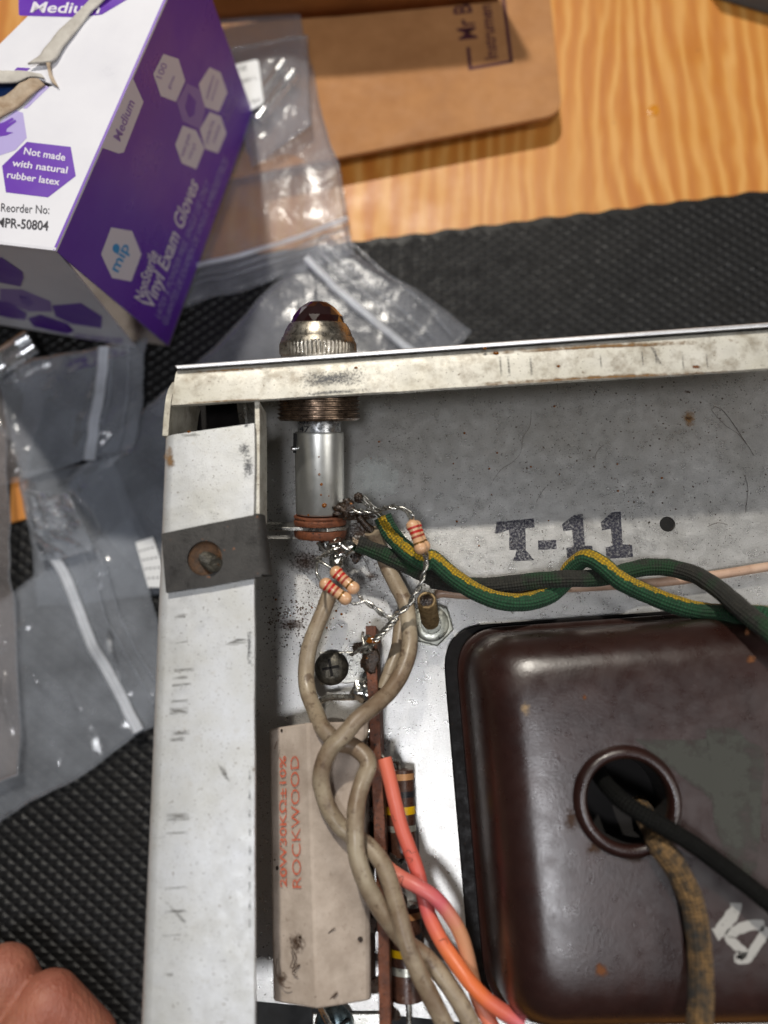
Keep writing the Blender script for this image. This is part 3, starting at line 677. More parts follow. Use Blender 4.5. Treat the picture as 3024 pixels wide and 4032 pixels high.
b4 = bag('zip_bag', 'clear bag with white label, half under the chassis edge beside the clip', [('m1',585,1340,zb+1),('m1',1480,520,zb+1),('m1',2100,1500,zb+1),('m1',1200,2120,zb+1)], 1.0, 34, 'film', seed=4)
bag('zip_bag', 'large clear zip bag with white stripe lying on the mat left of the chassis', [('m2',-720,720,zb+2),('m2',1060,-300,zb+2),('m2',1440,1190,zb+1),('m2',-130,2195,zb)], 1.5, 54, 'film',
     [(('m2',425,20,zb+4.5),('m2',1085,1405,zb+3.5),3.2)], 5, [(('m2',640+k*60,-40-k*20,zb+4),('m2',1180+k*34,1150-k*30,zb+3)) for k in (0,2)])
bag('crumpled_bag', 'small crumpled clear bag with bright creases left of the chassis', [('m1',250,1400,zb+5),('m1',620,1420,zb+6),('m1',800,1930,zb+6),('m1',380,2010,zb+5)], 3.2, 40, 'film', seed=6, folds=1.6)
bag('crumpled_bag', 'crumpled clear bag cut off by the left edge of the picture', [('m1',-260,560,zb+6),('m1',70,900,zb+6),('m2',130,1720,zb+5),('m2',-300,1850,zb+5)], 2.6, 40, 'filmwarm', seed=7, folds=1.4)
bag('zip_bag', 'flat clear bag under the crumpled one between the two striped bags', [('m1',180,1240,zb),('m1',1000,1120,zb),('m1',1420,2300,zb),('m1',350,2420,zb)], 1.2, 40, 'film', seed=12)
bag('zip_bag', 'hazy warm toned bag at the left edge under the fuses', [('m1',-380,120,zb+1),('m1',420,260,zb+1),('m1',240,1330,zb+1),('m1',-380,1420,zb+1)], 1.6, 36, 'filmwarm', seed=13)
lb = [U('m1',*p,zb+3.2) for p in ((1180,1850),(1330,1800),(1480,2240),(1290,2240))]
o_ = thing('paper_label', 'white printed label in the bag beside the clip', 'label', lb[0])
obj('paper', prism(lb, (0,0,-.12)), MAT['paperlabel'], o_)
for k in range(4):
    a, b = lb[0].lerp(lb[3],.2+k*.2).lerp(lb[1].lerp(lb[2],.2+k*.2),.15), lb[0].lerp(lb[3],.2+k*.2).lerp(lb[1].lerp(lb[2],.2+k*.2),.8)
    obj('printed_dots', join(*[(circ(a.lerp(b,j/3)+V3((0,0,.05)), .35, 8), [tuple(range(8))]) for j in range(4)]), MAT['pblack'], o_)
lb = [U('m3',*p,zw+6.6) for p in ((395,590),(700,512),(750,900),(590,980))]
o_ = thing('paper_label', 'white sticker on the fuse bag beside the purple box', 'label', lb[0])
obj('paper', prism(rpoly(lb,[0,1.5,1.5,0]), (0,0,-.12)), MAT['paperlabel'], o_)
for s_, a, b, u_ in (('FUSE',(470,640),(605,605),(462,598)),('F 250V L',(515,740),(690,690),(508,705)),('10pcs',(640,905),(720,875),(632,870))):
    p, q_, r_ = U('m3',*a,zw+6.65), U('m3',*b,zw+6.65), U('m3',*u_,zw+6.65); obj('printed_lettering', text_on(s_,p,q_,r_-p,False,.03), MAT['pblack'], o_)
def fuse(c, a, b, z, r, label):
    P, Q = U(c,*a,z), U(c,*b,z); d_ = (Q-P).normalized(); Lg = (Q-P).length
    t = thing('glass_fuse', label, 'fuse', P+V3((0,0,-r)), 'glass fuses in plastic bags')
    obj('glass_tube', lathe([(3,r*.9),(Lg-3,r*.9)], P, d_, 20), MAT['fuseglass'], t, smooth=40)
    for s0 in (0, Lg-5): obj('end_cap', lathe([(s0,r*.7),(s0+.3,r),(s0+4.7,r),(s0+5,r*.7)], P, d_, 20), MAT['zinc2'], t, smooth=40)
    obj('wire', tube([P+d_*2,P+d_*(Lg-2)], .12, 5, 0), MAT['lead'], t)
fuse('m3', (930,545), (640,960), zw+3.8, 2.0, 'glass fuse nearest the white sticker in the bag')
fuse('m3', (1015,635), (690,1060), zw+3.8, 2.0, 'glass fuse right of the other one in the fuse bag')
fuse('m1', (265,55), (-120,290), zb+6, 2.3, 'glass fuse at left edge below the glove box, upper of two')
fuse('m1', (310,135), (-60,380), zb+6, 2.3, 'glass fuse at left edge below the glove box, lower of two')

# ================================================================== chassis
FZ = 27.0
TILT = V3((0,.36,-1))                                  # the front panel slopes: down and outwards
ch = thing('metal_chassis', 'upturned silver metal instrument chassis with scuffed rails and T-11 stamp', 'chassis', U('s',1900,2400,0))
O0, O1 = U('k2',88,812,FZ), U('d',294,2290,FZ)          # outer edge of the left rail
I0, I1 = U('k2',886,700,FZ), U('d',550,2290,FZ)         # inner edge
# deck
lt, rt = U('k2',205,235,FZ), U('s',3600,1255,FZ)
pl_, pr_ = lt+TILT*FZ, rt+TILT*FZ
hole = U('c6',1163,957,0)
sw = O1-O0
outl = [V3((pl_.x,pl_.y,0)), V3((O0.x+.6,O0.y,0)), V3((O1.x+.6,O1.y,0)), V3((pr_.x,U('s',3400,4200,0).y,0)), V3((pr_.x,pr_.y,0))]
deck = obj('deck', plate([outl, circ(hole,1.55,28)], -1.2, 0), MAT['deck'], ch, label='dirty aluminium deck with debris')
# side wall and left rail, bent over with a round shoulder
rings = []
for k in range(41):
    t = k/40; O, I = O0.lerp(O1,t), I0.lerp(I1,t); e = (I-O).normalized(); wv_ = .18*noise.noise(V3((t*9,0,0)))
    I = I+e*wv_+V3((0,0,.2*noise.noise(V3((t*5,2,0)))))
    r_ = [O+V3((0,0,-FZ))]+[O+e*(2.2*(1-math.cos(a)))+V3((0,0,2.2*(math.sin(a)-1))) for a in [math.pi/2*x/5 for x in range(6)]]
    r_ += [O.lerp(I,.5)+V3((0,0,.05)), I, I+V3((0,0,-1.1)), O+e*2.2+V3((0,0,-1.1)), O+e*1.1+V3((0,0,-2.4)), O+e*1.1+V3((0,0,-FZ))]
    rings.append(r_)
obj('left_rail', loft(rings), MAT['rail'], ch, smooth=40, label='pale painted left rail with scratch marks')
# end of the side wall showing beyond the rail
W = [(92,808),(104,640),(122,480),(150,390),(182,340)]
Wp = [U('k2',x,y,FZ-1.5-(.0 if i < 3 else (i-2)*.9)) for i,(x,y) in enumerate(W)]
rr = []
for p in crom(Wp,4): rr.append([p+V3((-.1,0,0)), p+V3((.95,0,0)), V3((p.x+.95,p.y,-1)), V3((p.x-.1,p.y,-1))])
obj('side_wall_end', loft(rr), MAT['lip'], ch, smooth=40)
# front lip and the sloping front
bl, br = U('k2',164,541,FZ), U('s',3600,1415,FZ)
rings = []
for k in range(61):
    t = k/60; a, b = lt.lerp(rt,t), bl.lerp(br,t); e = (b-a).normalized(); b = b+e*.12*noise.noise(V3((t*14,5,0)))
    tn = TILT.normalized()
    r_ = [a+tn*27]+[a+tn*1.6*(1-s_)**2+e*1.6*s_**2 for s_ in (0,.25,.5,.75,1)]+[a.lerp(b,.5), b, b+V3((0,0,-1.0)), a+e*1.6+V3((0,0,-1.0))+tn*.2, a+e*.9+tn*1.8, a+e*.9+tn*27]
    rings.append(r_)
obj('front_lip', loft(rings), MAT['lip'], ch, smooth=40, label='yellowed front lip scuffed dark near the pilot lamp')
f0, f1 = U('k2',187,196,FZ+.9), U('s',3600,1228,FZ+.9); g0, g1 = U('k2',208,228,FZ+.9), U('s',3600,1246,FZ+.9)
obj('front_panel', prism([f0,f1,g1,g0], TILT*29), MAT['edge'], ch, bevel=.25, label='thin bright edge of the front panel plate')
# inner turned-down tab of the rail; dark plate painting the corner shade
tb = [U('k2',x,y,z_) for x,y,z_ in ((888,505,25.5),(893,705,25.5),(890,1510,25.5))]
rr = [[p+V3((.0,0,0)), p+V3((.9,0,0)), p+V3((.9,0,-6.5)), p+V3((0,0,-6.5))] for p in tb]
obj('rail_tab', loft(rr), MAT['lip'], ch, bevel=.1)
obj('corner_shade_plate', prism([U('k2',x,y,9) for x,y in ((120,520),(720,470),(760,760),(130,850))], (0,0,-1)), MAT['trim_black'], ch)
obj('tab_edge', prism([U('k2',x,y,17) for x,y in ((786,500),(812,500),(836,720),(808,720))], (0,0,-16)), MAT['bracketsteel'], ch, bevel=.08)
# marks, stains and the stamp
def mark(c, pts, z, m_, name='stain', par=ch, k=.04):
    P = [U(c,x,y,z+k) for x,y in pts]
    P = crom(P+[P[0]],4)[:-1] if len(P) > 4 else P
    cc = sum(P,V3((0,0,0)))/len(P); n = len(P)
    return obj(name, (P+[cc], [(i,(i+1)%n,n) for i in range(n)], [((0,0),(0,0),(1,0)) for i in range(n)]), MAT[m_], par)
def ring_mark(c, x, y, r, z, m_, name='stain', par=ch, k=.04, sq=1):
    pts = [(x+r*math.cos(a)*(1+.25*noise.noise(V3((math.cos(a)*1.7,math.sin(a)*1.7,x*.01)))), y+sq*r*math.sin(a)*(1+.25*noise.noise(V3((math.cos(a)*1.7,math.sin(a)*1.7,y*.01+5))))) for a in [2*math.pi*q/14 for q in range(14)]]
    return mark(c, pts, z, m_, name, par, k)
T_ = [[(320,945),(505,928),(508,972),(462,978),(464,1085),(505,1135),(400,1140),(420,1085),(382,1085),(382,985),(362,990),(350,1000),(312,1004)],
      [(524,1038),(614,1034),(616,1080),(526,1084)],
      [(642,958),(700,912),(745,907),(756,1062),(792,1064),(796,1110),(668,1124),(664,1074),(700,1068),(692,985),(650,992)],
      [(834,948),(885,900),(932,894),(942,1056),(988,1060),(994,1120),(862,1128),(858,1072),(892,1064),(884,980),(840,988)]]
for L_ in T_:
    P = [U('c6',x,y,.04) for x,y in L_]; v2, f2 = fill2d([P]); obj('stamp_mark', ([V3((p[0],p[1],.05)) for p in v2], f2), MAT['ink'], deck)
ring_mark('c3',1215,1090,130,0,'pale'); ring_mark('c4',770,615,85,0,'soot',sq=.6); ring_mark('c4',250,930,170,0,'soot',sq=.42)
ring_mark('c4',330,520,220,0,'soot',sq=.7); ring_mark('c4',700,330,170,0,'soot',k=.03); ring_mark('k4',820,590,44,0,'soot',sq=.7); ring_mark('k4',826,800,60,0,'soot',sq=.5,k=.05); ring_mark('k4',826,800,95,0,'stain'); ring_mark('k4',620,550,22,0,'soot')
mark('m8',[(340,880),(530,895),(535,1000),(340,1000)],0,'rusts')
# rail marks
for y0, x0, x1, h in ((810,250,410,26),):
    mark('k2',[(x0,y0-h/2),(x1,y0-h),(x1+6,y0),(x0+10,y0+h/2)],FZ,'pencil','scratch')
for x0,x1,y0,h in ((440,630,430,70),(425,625,592,20),(300,420,638,10),(415,605,1055,22),(415,605,1250,30),(400,600,1458,14),(425,580,1700,10),(425,575,1780,34)):
    mark('k5',[(x0,y0+6),(x1,y0-8),(x1+6,y0-8+h),(x0+8,y0+h)],FZ,'pencil','scratch')
mark('k5',[(430,1170),(500,1230),(700,1440),(1100,1850),(1090,1880),(660,1450),(440,1200)],FZ,'pencil','scratch')
for x0,x1,y0,h in ((555,640,905,16),(560,600,995,5),(555,620,1080,12),(550,600,1105,10),(548,610,1128,10),(545,600,1180,10),(540,600,1205,22),(545,605,1280,14),(540,590,1300,14)):
    mark('c8',[(x0,y0),(x1,y0-4),(x1,y0+h-4),(x0,y0+h)],FZ,'pencil','scratch')
mark('c8',[(700,1010),(712,925),(720,1000),(790,985),(792,1000)],FZ,'pencil','scratch'); mark('c8',[(692,1380),(720,1400),(738,1450),(708,1420)],FZ,'pencil','scratch')
mark('c8',[(782,930),(803,900),(806,1100),(785,1090),(790,1000)],FZ,'scuff','scuff')
ring_mark('c8',712,860,52,FZ,'stain',sq=.8); ring_mark('c8',700,850,24,FZ,'rusts',sq=.7,k=.06); ring_mark('k2',150,1010,75,FZ,'stain',sq=1.9); ring_mark('k2',835,2080,45,FZ,'rusts',sq=1.4); ring_mark('k2',820,720,45,FZ,'scuff',sq=.6); ring_mark('k2',830,1080,75,FZ,'scuff',sq=2.2)
ring_mark('k2',800,930,90,FZ,'scuff',sq=1.0)
mark('k1',[(330,1090),(700,1110),(1100,1070),(1659,1010),(1659,1390),(1100,1410),(800,1430),(400,1460),(300,1380)],FZ,'scuff','scuff')
mark('k1',[(330,1465),(500,1450),(800,1420),(1659,1370),(1659,1450),(900,1500),(330,1535)],FZ,'scuff','scuff',k=.06)
for x,y in ((120,285),(450,265),(555,245),(770,290),(960,285)): mark('k4',[(x,y),(x+14,y),(x+26,y+120),(x+10,y+125)],FZ,'pencil','scratch')
mark('k4',[(520,228),(545,232),(625,380),(595,375)],FZ,'pencil','scratch'); ring_mark('k4',880,390,40,FZ,'rusts',sq=.6)
for x in (330,370,480): mark('c6',[(x,130),(x+12,128),(x+20,225),(x+8,228)],FZ,'pencil','scratch')
for k in range(14):
    y_ = 60+k*155; mark('k5',[(1128,y_),(1150,y_-10),(1158,y_+90),(1150,y_+150),(1130,y_+120)],FZ,'scuff','grime')
mark('k2',[(170,525),(400,505),(700,490),(1106,470),(1106,495),(700,512),(170,545)],FZ,'stain','grime'); mark('k2',[(215,250),(600,225),(1106,195),(1106,225),(600,255),(215,285)],FZ,'stain','grime')
mark('c6',[(0,270),(500,235),(1000,205),(1659,185),(1659,205),(1000,235),(500,262),(0,292)],FZ,'stain','grime'); mark('c6',[(0,110),(800,60),(1659,30),(1659,60),(800,95),(0,140)],FZ,'stain','grime')
# resin drops on lip
drops = [U('k1',1300,1100,FZ),U('c6',262,90,FZ+.9),U('c6',318,113,FZ),U('c6',625,178,FZ),U('k2',318,775,FZ)]
obj('resin_drops', join(*[blob(p,.34+.15*(i==2),1,.2,.7,(1.2,.8,.4),i) for i,p in enumerate(drops)]), MAT['amber'], smooth=80, kind='stuff', label='tiny amber resin drops on the front lip')

# ================================================================== pilot lamp
LP0, LP1 = U('s',1262,2113,6.0), U('s',1253,1402,18.3)
ax = (LP1-LP0).normalized(); _, an, ab = basis(ax)
def s_at(y):
    lo, hi = -30., 120.
    for _ in range(50):
        mid = (lo+hi)/2
        if proj(LP0+ax*mid)[1] > y: lo = mid
        else: hi = mid
    return lo
def mmpx(s_): return -(RM.transposed() @ (LP0+ax*s_-CAM)).z/FPX
def PR(rows): return [(s_at(y), r*mmpx(s_at(y))) for y, r in rows]
pm = thing('pilot_lamp', 'pilot lamp with dark faceted jewel and knurled bezel through the front panel', 'pilot lamp', LP0)
# jewel: faceted dome
s0 = s_at(1276); rj = 109*mmpx(s0); hj = s_at(1184)-s0
v_, f_ = [], []; NJ = 14
rings = [(-.05,1.0,0),(.32,.90,.5),(.68,.66,0),(.93,.34,.5)]
for (h,r,o_) in rings:
    for k in range(NJ):
        a = 2*math.pi*(k+o_)/NJ; v_.append(LP0+ax*(s0+h*hj)+an*math.cos(a)*rj*r+ab*math.sin(a)*rj*r)
for i in range(3):
    for k in range(NJ):
        a, b = i*NJ+k, i*NJ+(k+1)%NJ; c, d = (i+1)*NJ+k, (i+1)*NJ+(k+1)%NJ
        f_ += ([(a,c,b),(b,c,d)] if rings[i][2] == 0 else [(a,c,d),(a,d,b)])
f_.append(tuple(3*NJ+k for k in reversed(range(NJ)))); f_.append(tuple(range(NJ)))
obj('jewel', (v_,f_), MAT['jewel'], pm, label='dark amber faceted glass jewel')
obj('bezel_cone', lathe(PR([(1330,100),(1280,100),(1273,106),(1277,113),(1300,127),(1322,135),(1328,136),(1330,141),(1348,147)])[::-1], LP0, ax, 64, cap=False), MAT['nickel'], pm, smooth=18)
NK = 58
def kn(i,k,t): return 1 if i in (0,5) else (1+(.018 if (k%4)<2 else -.022))
obj('knurled_ring', lathe(PR([(1408,146),(1400,147),(1395,149),(1358,149),(1352,149),(1346,147)]), LP0, ax, NK*4, lambda i,k,t: 1 if i in (0,1,4,5) else kn(2,k,t)), MAT['nickel'], pm, smooth=50)
# threaded bushing behind the lip
rows = []; y = 1560
rows.append((1556,150))
while y < 1644: rows += [(y,163),(y+4,163),(y+9,152),(y+13,152)]; y += 16.5
rows += [(1646,162),(1650,158)]
bush = PR(rows)[::-1]
obj('threaded_bushing', lathe(bush, LP0, ax, 72, lambda i,k,t: 1+.004*noise.noise(V3((i*3.1,math.cos(t)*4,math.sin(t)*4))), cap=False), MAT['brass'], pm, smooth=30)
sb = s_at(1650); obj('bushing_face', lathe([(sb,158*mmpx(sb)),(sb,112*mmpx(sb)),(sb+4,112*mmpx(sb))], LP0, ax, 60, cap=False), MAT['brass'], pm, smooth=30)
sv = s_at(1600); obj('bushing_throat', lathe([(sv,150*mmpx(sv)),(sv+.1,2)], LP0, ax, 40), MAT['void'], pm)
capm = lathe(PR([(1990,85),(1600,85),(1590,80)]), LP0, ax, 60)
bcap = obj('bulb_cap', capm, MAT['zinc2'], pm, smooth=35, label='bulb cap stamped GE 47')
rc = 85*mmpx(s_at(1640))+.10
def cyltext(s_, a0, a1, y0, y1):
    v2, f2 = text2d(s_, False); sa, sb_ = s_at(y0), s_at(y1); out = []
    for x, yy in v2:
        a = a0+(a1-a0)*x; s1 = sa+(sb_-sa)*yy; out.append(LP0+ax*s1+an*math.cos(a)*rc+ab*math.sin(a)*rc)
    return out, f2
obj('cap_lettering', cyltext('GE', -.95, -.18, 1666, 1646), MAT['ink2'], bcap)
obj('cap_lettering', cyltext('47', -.90, -.32, 1698, 1676), MAT['ink2'], bcap)
obj('socket_tube', lathe(PR([(2024,80),(2022,92),(2014,96),(1712,96),(1703,96),(1700,94),(1700,88)]), LP0, ax, 64, lambda i,k,t: 1+.003*noise.noise(V3((i*.7,math.cos(t)*2,math.sin(t)*2)))), MAT['zinc'], pm, smooth=35)
rt_ = 96*mmpx(s_at(1720))
for y0, a_ in ((1725,-1.05),):
    s1, s2_ = s_at(1780), s_at(1705)
    pts = [LP0+ax*(s2_+ (s1-s2_)*t)+ (an*math.cos(a_-.12*t)+ab*math.sin(a_-.12*t))*(rt_+.12) for t in (0,.4,.8,1)]
    obj('bayonet_slot', tube(pts, .42, 8, 3), MAT['void'], pm, smooth=60)
    obj('bayonet_pin', lathe([(0,.5),(1.0,.5),(1.1,.3)], pts[2]-(an*math.cos(a_)+ab*math.sin(a_))*.3, an*math.cos(a_)+ab*math.sin(a_), 14), MAT['zinc2'], pm, smooth=40)
fb = lambda i,k,t: 1+.018*noise.noise(V3((i*2,math.cos(t)*5,math.sin(t)*5)))
obj('fibre_washer', lathe(PR([(2064,101),(2060,103),(2048,104),(2042,100),(2034,104),(2028,102)]), LP0, ax, 64, fb), MAT['fibre'], pm, smooth=35)
obj('fibre_washer', lathe(PR([(2114,98),(2108,102),(2092,104),(2082,103)]), LP0, ax, 64, fb), MAT['fibre'], pm, smooth=35)
sp_ = s_at(2081); th = s_at(2066)-sp_; rb = 104*mmpx(sp_)
xe = U('c3',560,1330,8)
poly = [LP0+ax*sp_+an*h+ab*x for x,h in ((-((LP0-xe).length+8),-3.2),(-((LP0-xe).length+8),3.2),(-3,3.4),(2,rb*.9),(rb*1.03,2),(rb*1.03,-2),(2,-rb*.8),(-3,-3.4))]
obj('bracket_arm', prism(poly, ax*th), MAT['bracketsteel'], pm, bevel=.12)
se = s_at(2120); obj('contact_disc', lathe([(se,62*mmpx(se)),(se+.5,70*mmpx(se))], LP0, ax, 40), MAT['bracketsteel'], pm, smooth=30)
# solder joints on the rear contact
def at(c,x,y,z): return U(c,x,y,z)
obj('solder_joint', join(blob(at('c4',512,405,8),2.3,3,.35,.9,(1.1,.9,.9),1), blob(at('c4',565,425,9.5),2.2,3,.4,.9,(1.2,.8,.9),2), blob(at('c4',540,500,8.5),1.7,3,.4,1,(.8,1.5,.9),3), blob(at('c4',610,395,8.0),1.2,3,.5,1,(1.5,.8,.8),4), blob(at('c4',578,535,6.0),.7,2,.3,1,(.7,1.6,.8),6)), MAT['solder'], pm, smooth=60, label='shiny solder blob on the rear contact')
obj('burnt_flux', join(blob(at('m7',235,360,11),1.7,3,.5,1.2,(1.3,.9,.8),11), blob(at('m7',300,290,11.5),1.1,3,.5,1.2,(1,1.2,.8),12), blob(at('m7',330,420,10),1.1,3,.5,1.2,(1.6,.8,.8),13), blob(at('m7',400,960,5),1.0,3,.6,1.4,(.9,1.3,.7),14)), MAT['burnt'], pm, smooth=60)

# ================================================================== speed clip on the rail
cz = FZ+1.2
cp = thing('spring_clip', 'black spring steel clip nut with rusty screw hole on the left rail', 'clip', U('k2',480,1850,FZ))
cl = [U('k2',x,y,cz) for x,y in ((76,1662),(480,1578),(890,1497),(948,2035),(500,2120),(118,2176))]
hc = U('k2',455,1875,cz)
# plate with a hole: flatten by z, then follow
v_, f_ = plate([cl, circ(hc,3.0,30)], cz-.9, cz); obj('clip_plate', (v_,f_), MAT['blacksteel'], cp, bevel=.12)
a_, b_ = U('k2',898,1502,cz-1.5), U('k2',962,2028,cz-1.5)
ring_ = []
for k in range(9):
    p = a_.lerp(b_,k/8); ring_.append([p+V3((math.cos(q)*1.7,0,math.sin(q)*1.5)) for q in [math.pi/2-math.pi*1.15*j/10 for j in range(11)]]+[p+V3((math.cos(q)*.9,0,math.sin(q)*.7)) for q in [math.pi/2-math.pi*1.15*j/10 for j in range(10,-1,-1)]])
obj('clip_fold', loft(ring_), MAT['blacksteel'], cp, smooth=40)
obj('clip_lower_leaf', prism([U('k2',x,y,cz-3.4) for x,y in ((560,1600),(900,1540),(960,2010),(560,2090))], (0,0,-.8)), MAT['blacksteel'], cp)
obj('rust_collar', lathe([(-1.6,3.2),(-.6,3.1),(-.45,2.7),(-.95,2.2),(-1.15,.3)], hc, (0,0,1), 36, lambda i,k,t: 1+.04*noise.noise(V3((i,math.cos(t)*3,math.sin(t)*3)))), MAT['rust'], cp, smooth=50)
sa, sb_ = U('k2',430,1855,FZ-2), U('k2',545,1935,FZ+2.2); sd = (sb_-sa)
rows = []
for k in range(16): rows += [(sd.length*k/16,1.18),(sd.length*(k+.5)/16,1.42)]
rows += [(sd.length,1.15)]
obj('screw_tip', lathe(rows, sa, sd, 30), MAT['dirtyscrew'], cp, smooth=30, label='threaded screw tip poking up through the clip')

# ================================================================== transformer
tr = thing('transformer', 'maroon brown transformer end bell with raised wire hole', 'transformer', U('c7',900,900,0))
crn = [(108,100),(275,2012),(1960,1985),(1860,-25)]
base = [U('c7',x,y,5) for x,y in crn]
def inset(P, d_):
    out = []
    for i in range(4):
        a, b, c = P[i-1], P[i], P[(i+1)%4]; u, w_ = (a-b).normalized(), (c-b).normalized(); sn = u.cross(w_).length
        out.append(b+(u+w_)*d_/sn)
    return out
def tloop(d_, z, rad): return [V3((p.x,p.y,z)) for p in rpoly(inset(base,d_), rad, 10)]
prof = [(0.0,2.5,9.0),(0.0,4.6,9.0),(.15,5.2,8.9),(.9,5.6,8.5),(1.3,6.3,8.3),(1.5,9,8.2),(1.9,13,8.0),(2.6,16.5,7.8),(3.8,19.6,7.5),(5.4,21.8,7.2),(7.4,23.2,7.0),(9.6,23.75,6.8),(12,23.93,6.6),(14.5,23.99,6.4),(17,24.0,6.2)]
rings = [tloop(*p) for p in prof]
v_, f_ = loft(rings, caps=False); n0 = len(v_)
tc = U('c7',965,945,24); rings[-1] = [V3((p.x,p.y,24.0)) for p in rings[-1]]; v2_, f2_ = fill2d([rings[-1], circ(tc,6.8,48)]); cap = ([V3((p[0],p[1],24.0)) for p in v2_], [q if (V3(v2_[q[1]]+(0,))-V3(v2_[q[0]]+(0,))).cross(V3(v2_[q[2]]+(0,))-V3(v2_[q[0]]+(0,))).z > 0 else tuple(reversed(q)) for q in f2_])
bell = obj('end_bell', join((v_,f_),cap), MAT['transformer'], tr, smooth=40, label='maroon enamelled bell with speckled top')
bm_ = bmesh.new(); bm_.from_mesh(bell.data); bmesh.ops.remove_doubles(bm_, verts=bm_.verts, dist=2e-6); bmesh.ops.recalc_face_normals(bm_, faces=bm_.faces); bm_.to_mesh(bell.data); bm_.free()
obj('mounting_flange', loft([[p+V3((-2.4,.7,-p.z+z_)) for p in rings[0]] for z_ in (.15,2.3)]), MAT['trim_black'], tr, bevel=.25, label='black mounting flange showing along the left')
obj('core_half_below', box(V3((sum(p.x for p in base)/4, sum(p.y for p in base)/4, -38.2)), 62, 66, 73.6), MAT['trim_black'], tr)
obj('hole_collar', lathe([(-1,6.5),(.7,6.5),(1.3,6.8),(1.5,7.35),(1.3,7.9),(.7,8.35),(.15,8.55),(-.2,8.7)], tc, (0,0,1), 64, cap=False), MAT['transformer'], tr, smooth=70, label='raised round collar')
ring_mark('c7',690,1040,70,24,'soot','grime',tr,.06,1.6); ring_mark('c7',800,1180,90,24,'soot','grime',tr,.06,.7); ring_mark('c7',1000,1230,110,24,'soot','grime',tr,.06,.35)
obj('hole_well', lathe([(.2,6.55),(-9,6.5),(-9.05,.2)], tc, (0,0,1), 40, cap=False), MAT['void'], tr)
mark('c7',[(1000,640),(1060,640),(1340,640),(1360,590),(1500,590),(1560,650),(1640,700),(1630,900),(1600,1290),(1480,1250),(1400,1100),(1380,950),(1290,870),(1150,760)],24,'greystain','grey_stain',tr)
def stroke(pts, w0, w1, name):
    P = crom([U('c7',x,y,24.05) for x,y in pts],6); n = len(P); A_, B_ = [], []
    for i, p in enumerate(P):
        d2 = (P[min(i+1,n-1)]-P[max(i-1,0)]).normalized(); q_ = V3((-d2.y,d2.x,0))*(w0+(w1-w0)*abs(noise.noise(p*.9)))*.5; A_.append(p+q_); B_.append(p-q_)
    obj(name, loft([A_,B_],closed=False,caps=False), MAT['whitepaint'], tr)
stroke([(1500,1448),(1498,1480),(1462,1535),(1420,1590),(1398,1605)], 1.5, 2.2, 'paint_mark')
stroke([(1640,1562),(1580,1556),(1500,1585),(1470,1618),(1500,1655),(1535,1690),(1510,1722),(1560,1716),(1600,1660),(1640,1600),(1645,1565)], 1.2, 1.9, 'paint_mark')
ring_mark('c7',832,1780,46,24,'rusts','rust_chip',tr); ring_mark('c7',755,433,16,24,'rusts','rust_chip',tr); ring_mark('c7',1553,112,24,21.5,'rusts','rust_chip',tr,1.2); ring_mark('c7',1578,248,28,23.6,'rusts','rust_chip',tr,.3); ring_mark('c7',460,490,50,24,'dust','dust',tr,sq=1.4)

# ================================================================== screws, stud
def screw(name, label, c, x, y, r, m_, slot='cross', z0=.3, tiltv=(0,0,1)):
    P = U(c,x,y,z0); t = thing(name, label, 'screw', P)
    prof_ = [(0,r*.98),(.5,r),(.9,r*.97),(1.4,r*.82),(1.8,r*.55),(1.95,r*.25),(1.98,.02)]
    hd_ = obj('head', lathe(prof_, P, tiltv, 40, lambda i,k,t_: 1+.02*noise.noise(V3((i*.8,math.cos(t_)*3,math.sin(t_)*3)))), m_, t, smooth=50)
    for a in ((.2,1.77) if slot == 'cross' else (.5,)):
        obj('slot', box(P+V3((0,0,1.85)), r*1.0 if slot == 'cross' else r*1.9, .55, .5, (math.cos(a),math.sin(a),0)), MAT['void'], hd_, bevel=.1)
    return t
screw('machine_screw', 'grimy black screw head above the cement resistor', 'c4', 508, 1212, 3.35, MAT['dirtyscrew'], z0=1.0)
screw('machine_screw', 'blue grey slotted screw below the cement resistor', 'm8', 215, 985, 3.5, MAT['bluescrew'], 'one', z0=1.2)
st = thing('threaded_stud', 'brown threaded stud with hex nut beside the transformer corner', 'stud', U('m7',1395,1850,0))
nc = U('m7',1385,1860,0)
hexp = [nc+V3((math.cos(a)*4.5,math.sin(a)*4.5,.9)) for a in [math.radians(60*k-14) for k in range(6)]]
obj('hex_nut', prism(hexp, (0,0,1.9)), MAT['nut'], st, bevel=.25)
obj('washer_ring', lathe([(2.8,1.9),(3.15,2.0),(3.15,3.0),(2.8,3.5)], nc, (0,0,1), 40, cap=False), MAT['nut'], st, smooth=40)
obj('lock_washer', lathe([(.05,4.1),(.9,4.1)], nc, (0,0,1), 40), MAT['nut'], st, smooth=30)
p0, p1 = nc+V3((0,0,.5)), U('m7',1325,1535,12.5); d_ = p1-p0; rows = []
for k in range(22): rows += [(d_.length*k/22,1.62),(d_.length*(k+.5)/22,1.80)]
rows += [(d_.length,1.6),(d_.length-.05,1.35),(d_.length-.5,1.1),(d_.length-.7,.1)]
obj('stud_shank', lathe(rows, p0, d_, 36, cap=False), MAT['stud'], st, smooth=30)
obj('stud_end', blob(p1-d_.normalized()*.5,1.25,3,.3,1.5,(1,1,.3),4), MAT['burnt'], st, smooth=60)

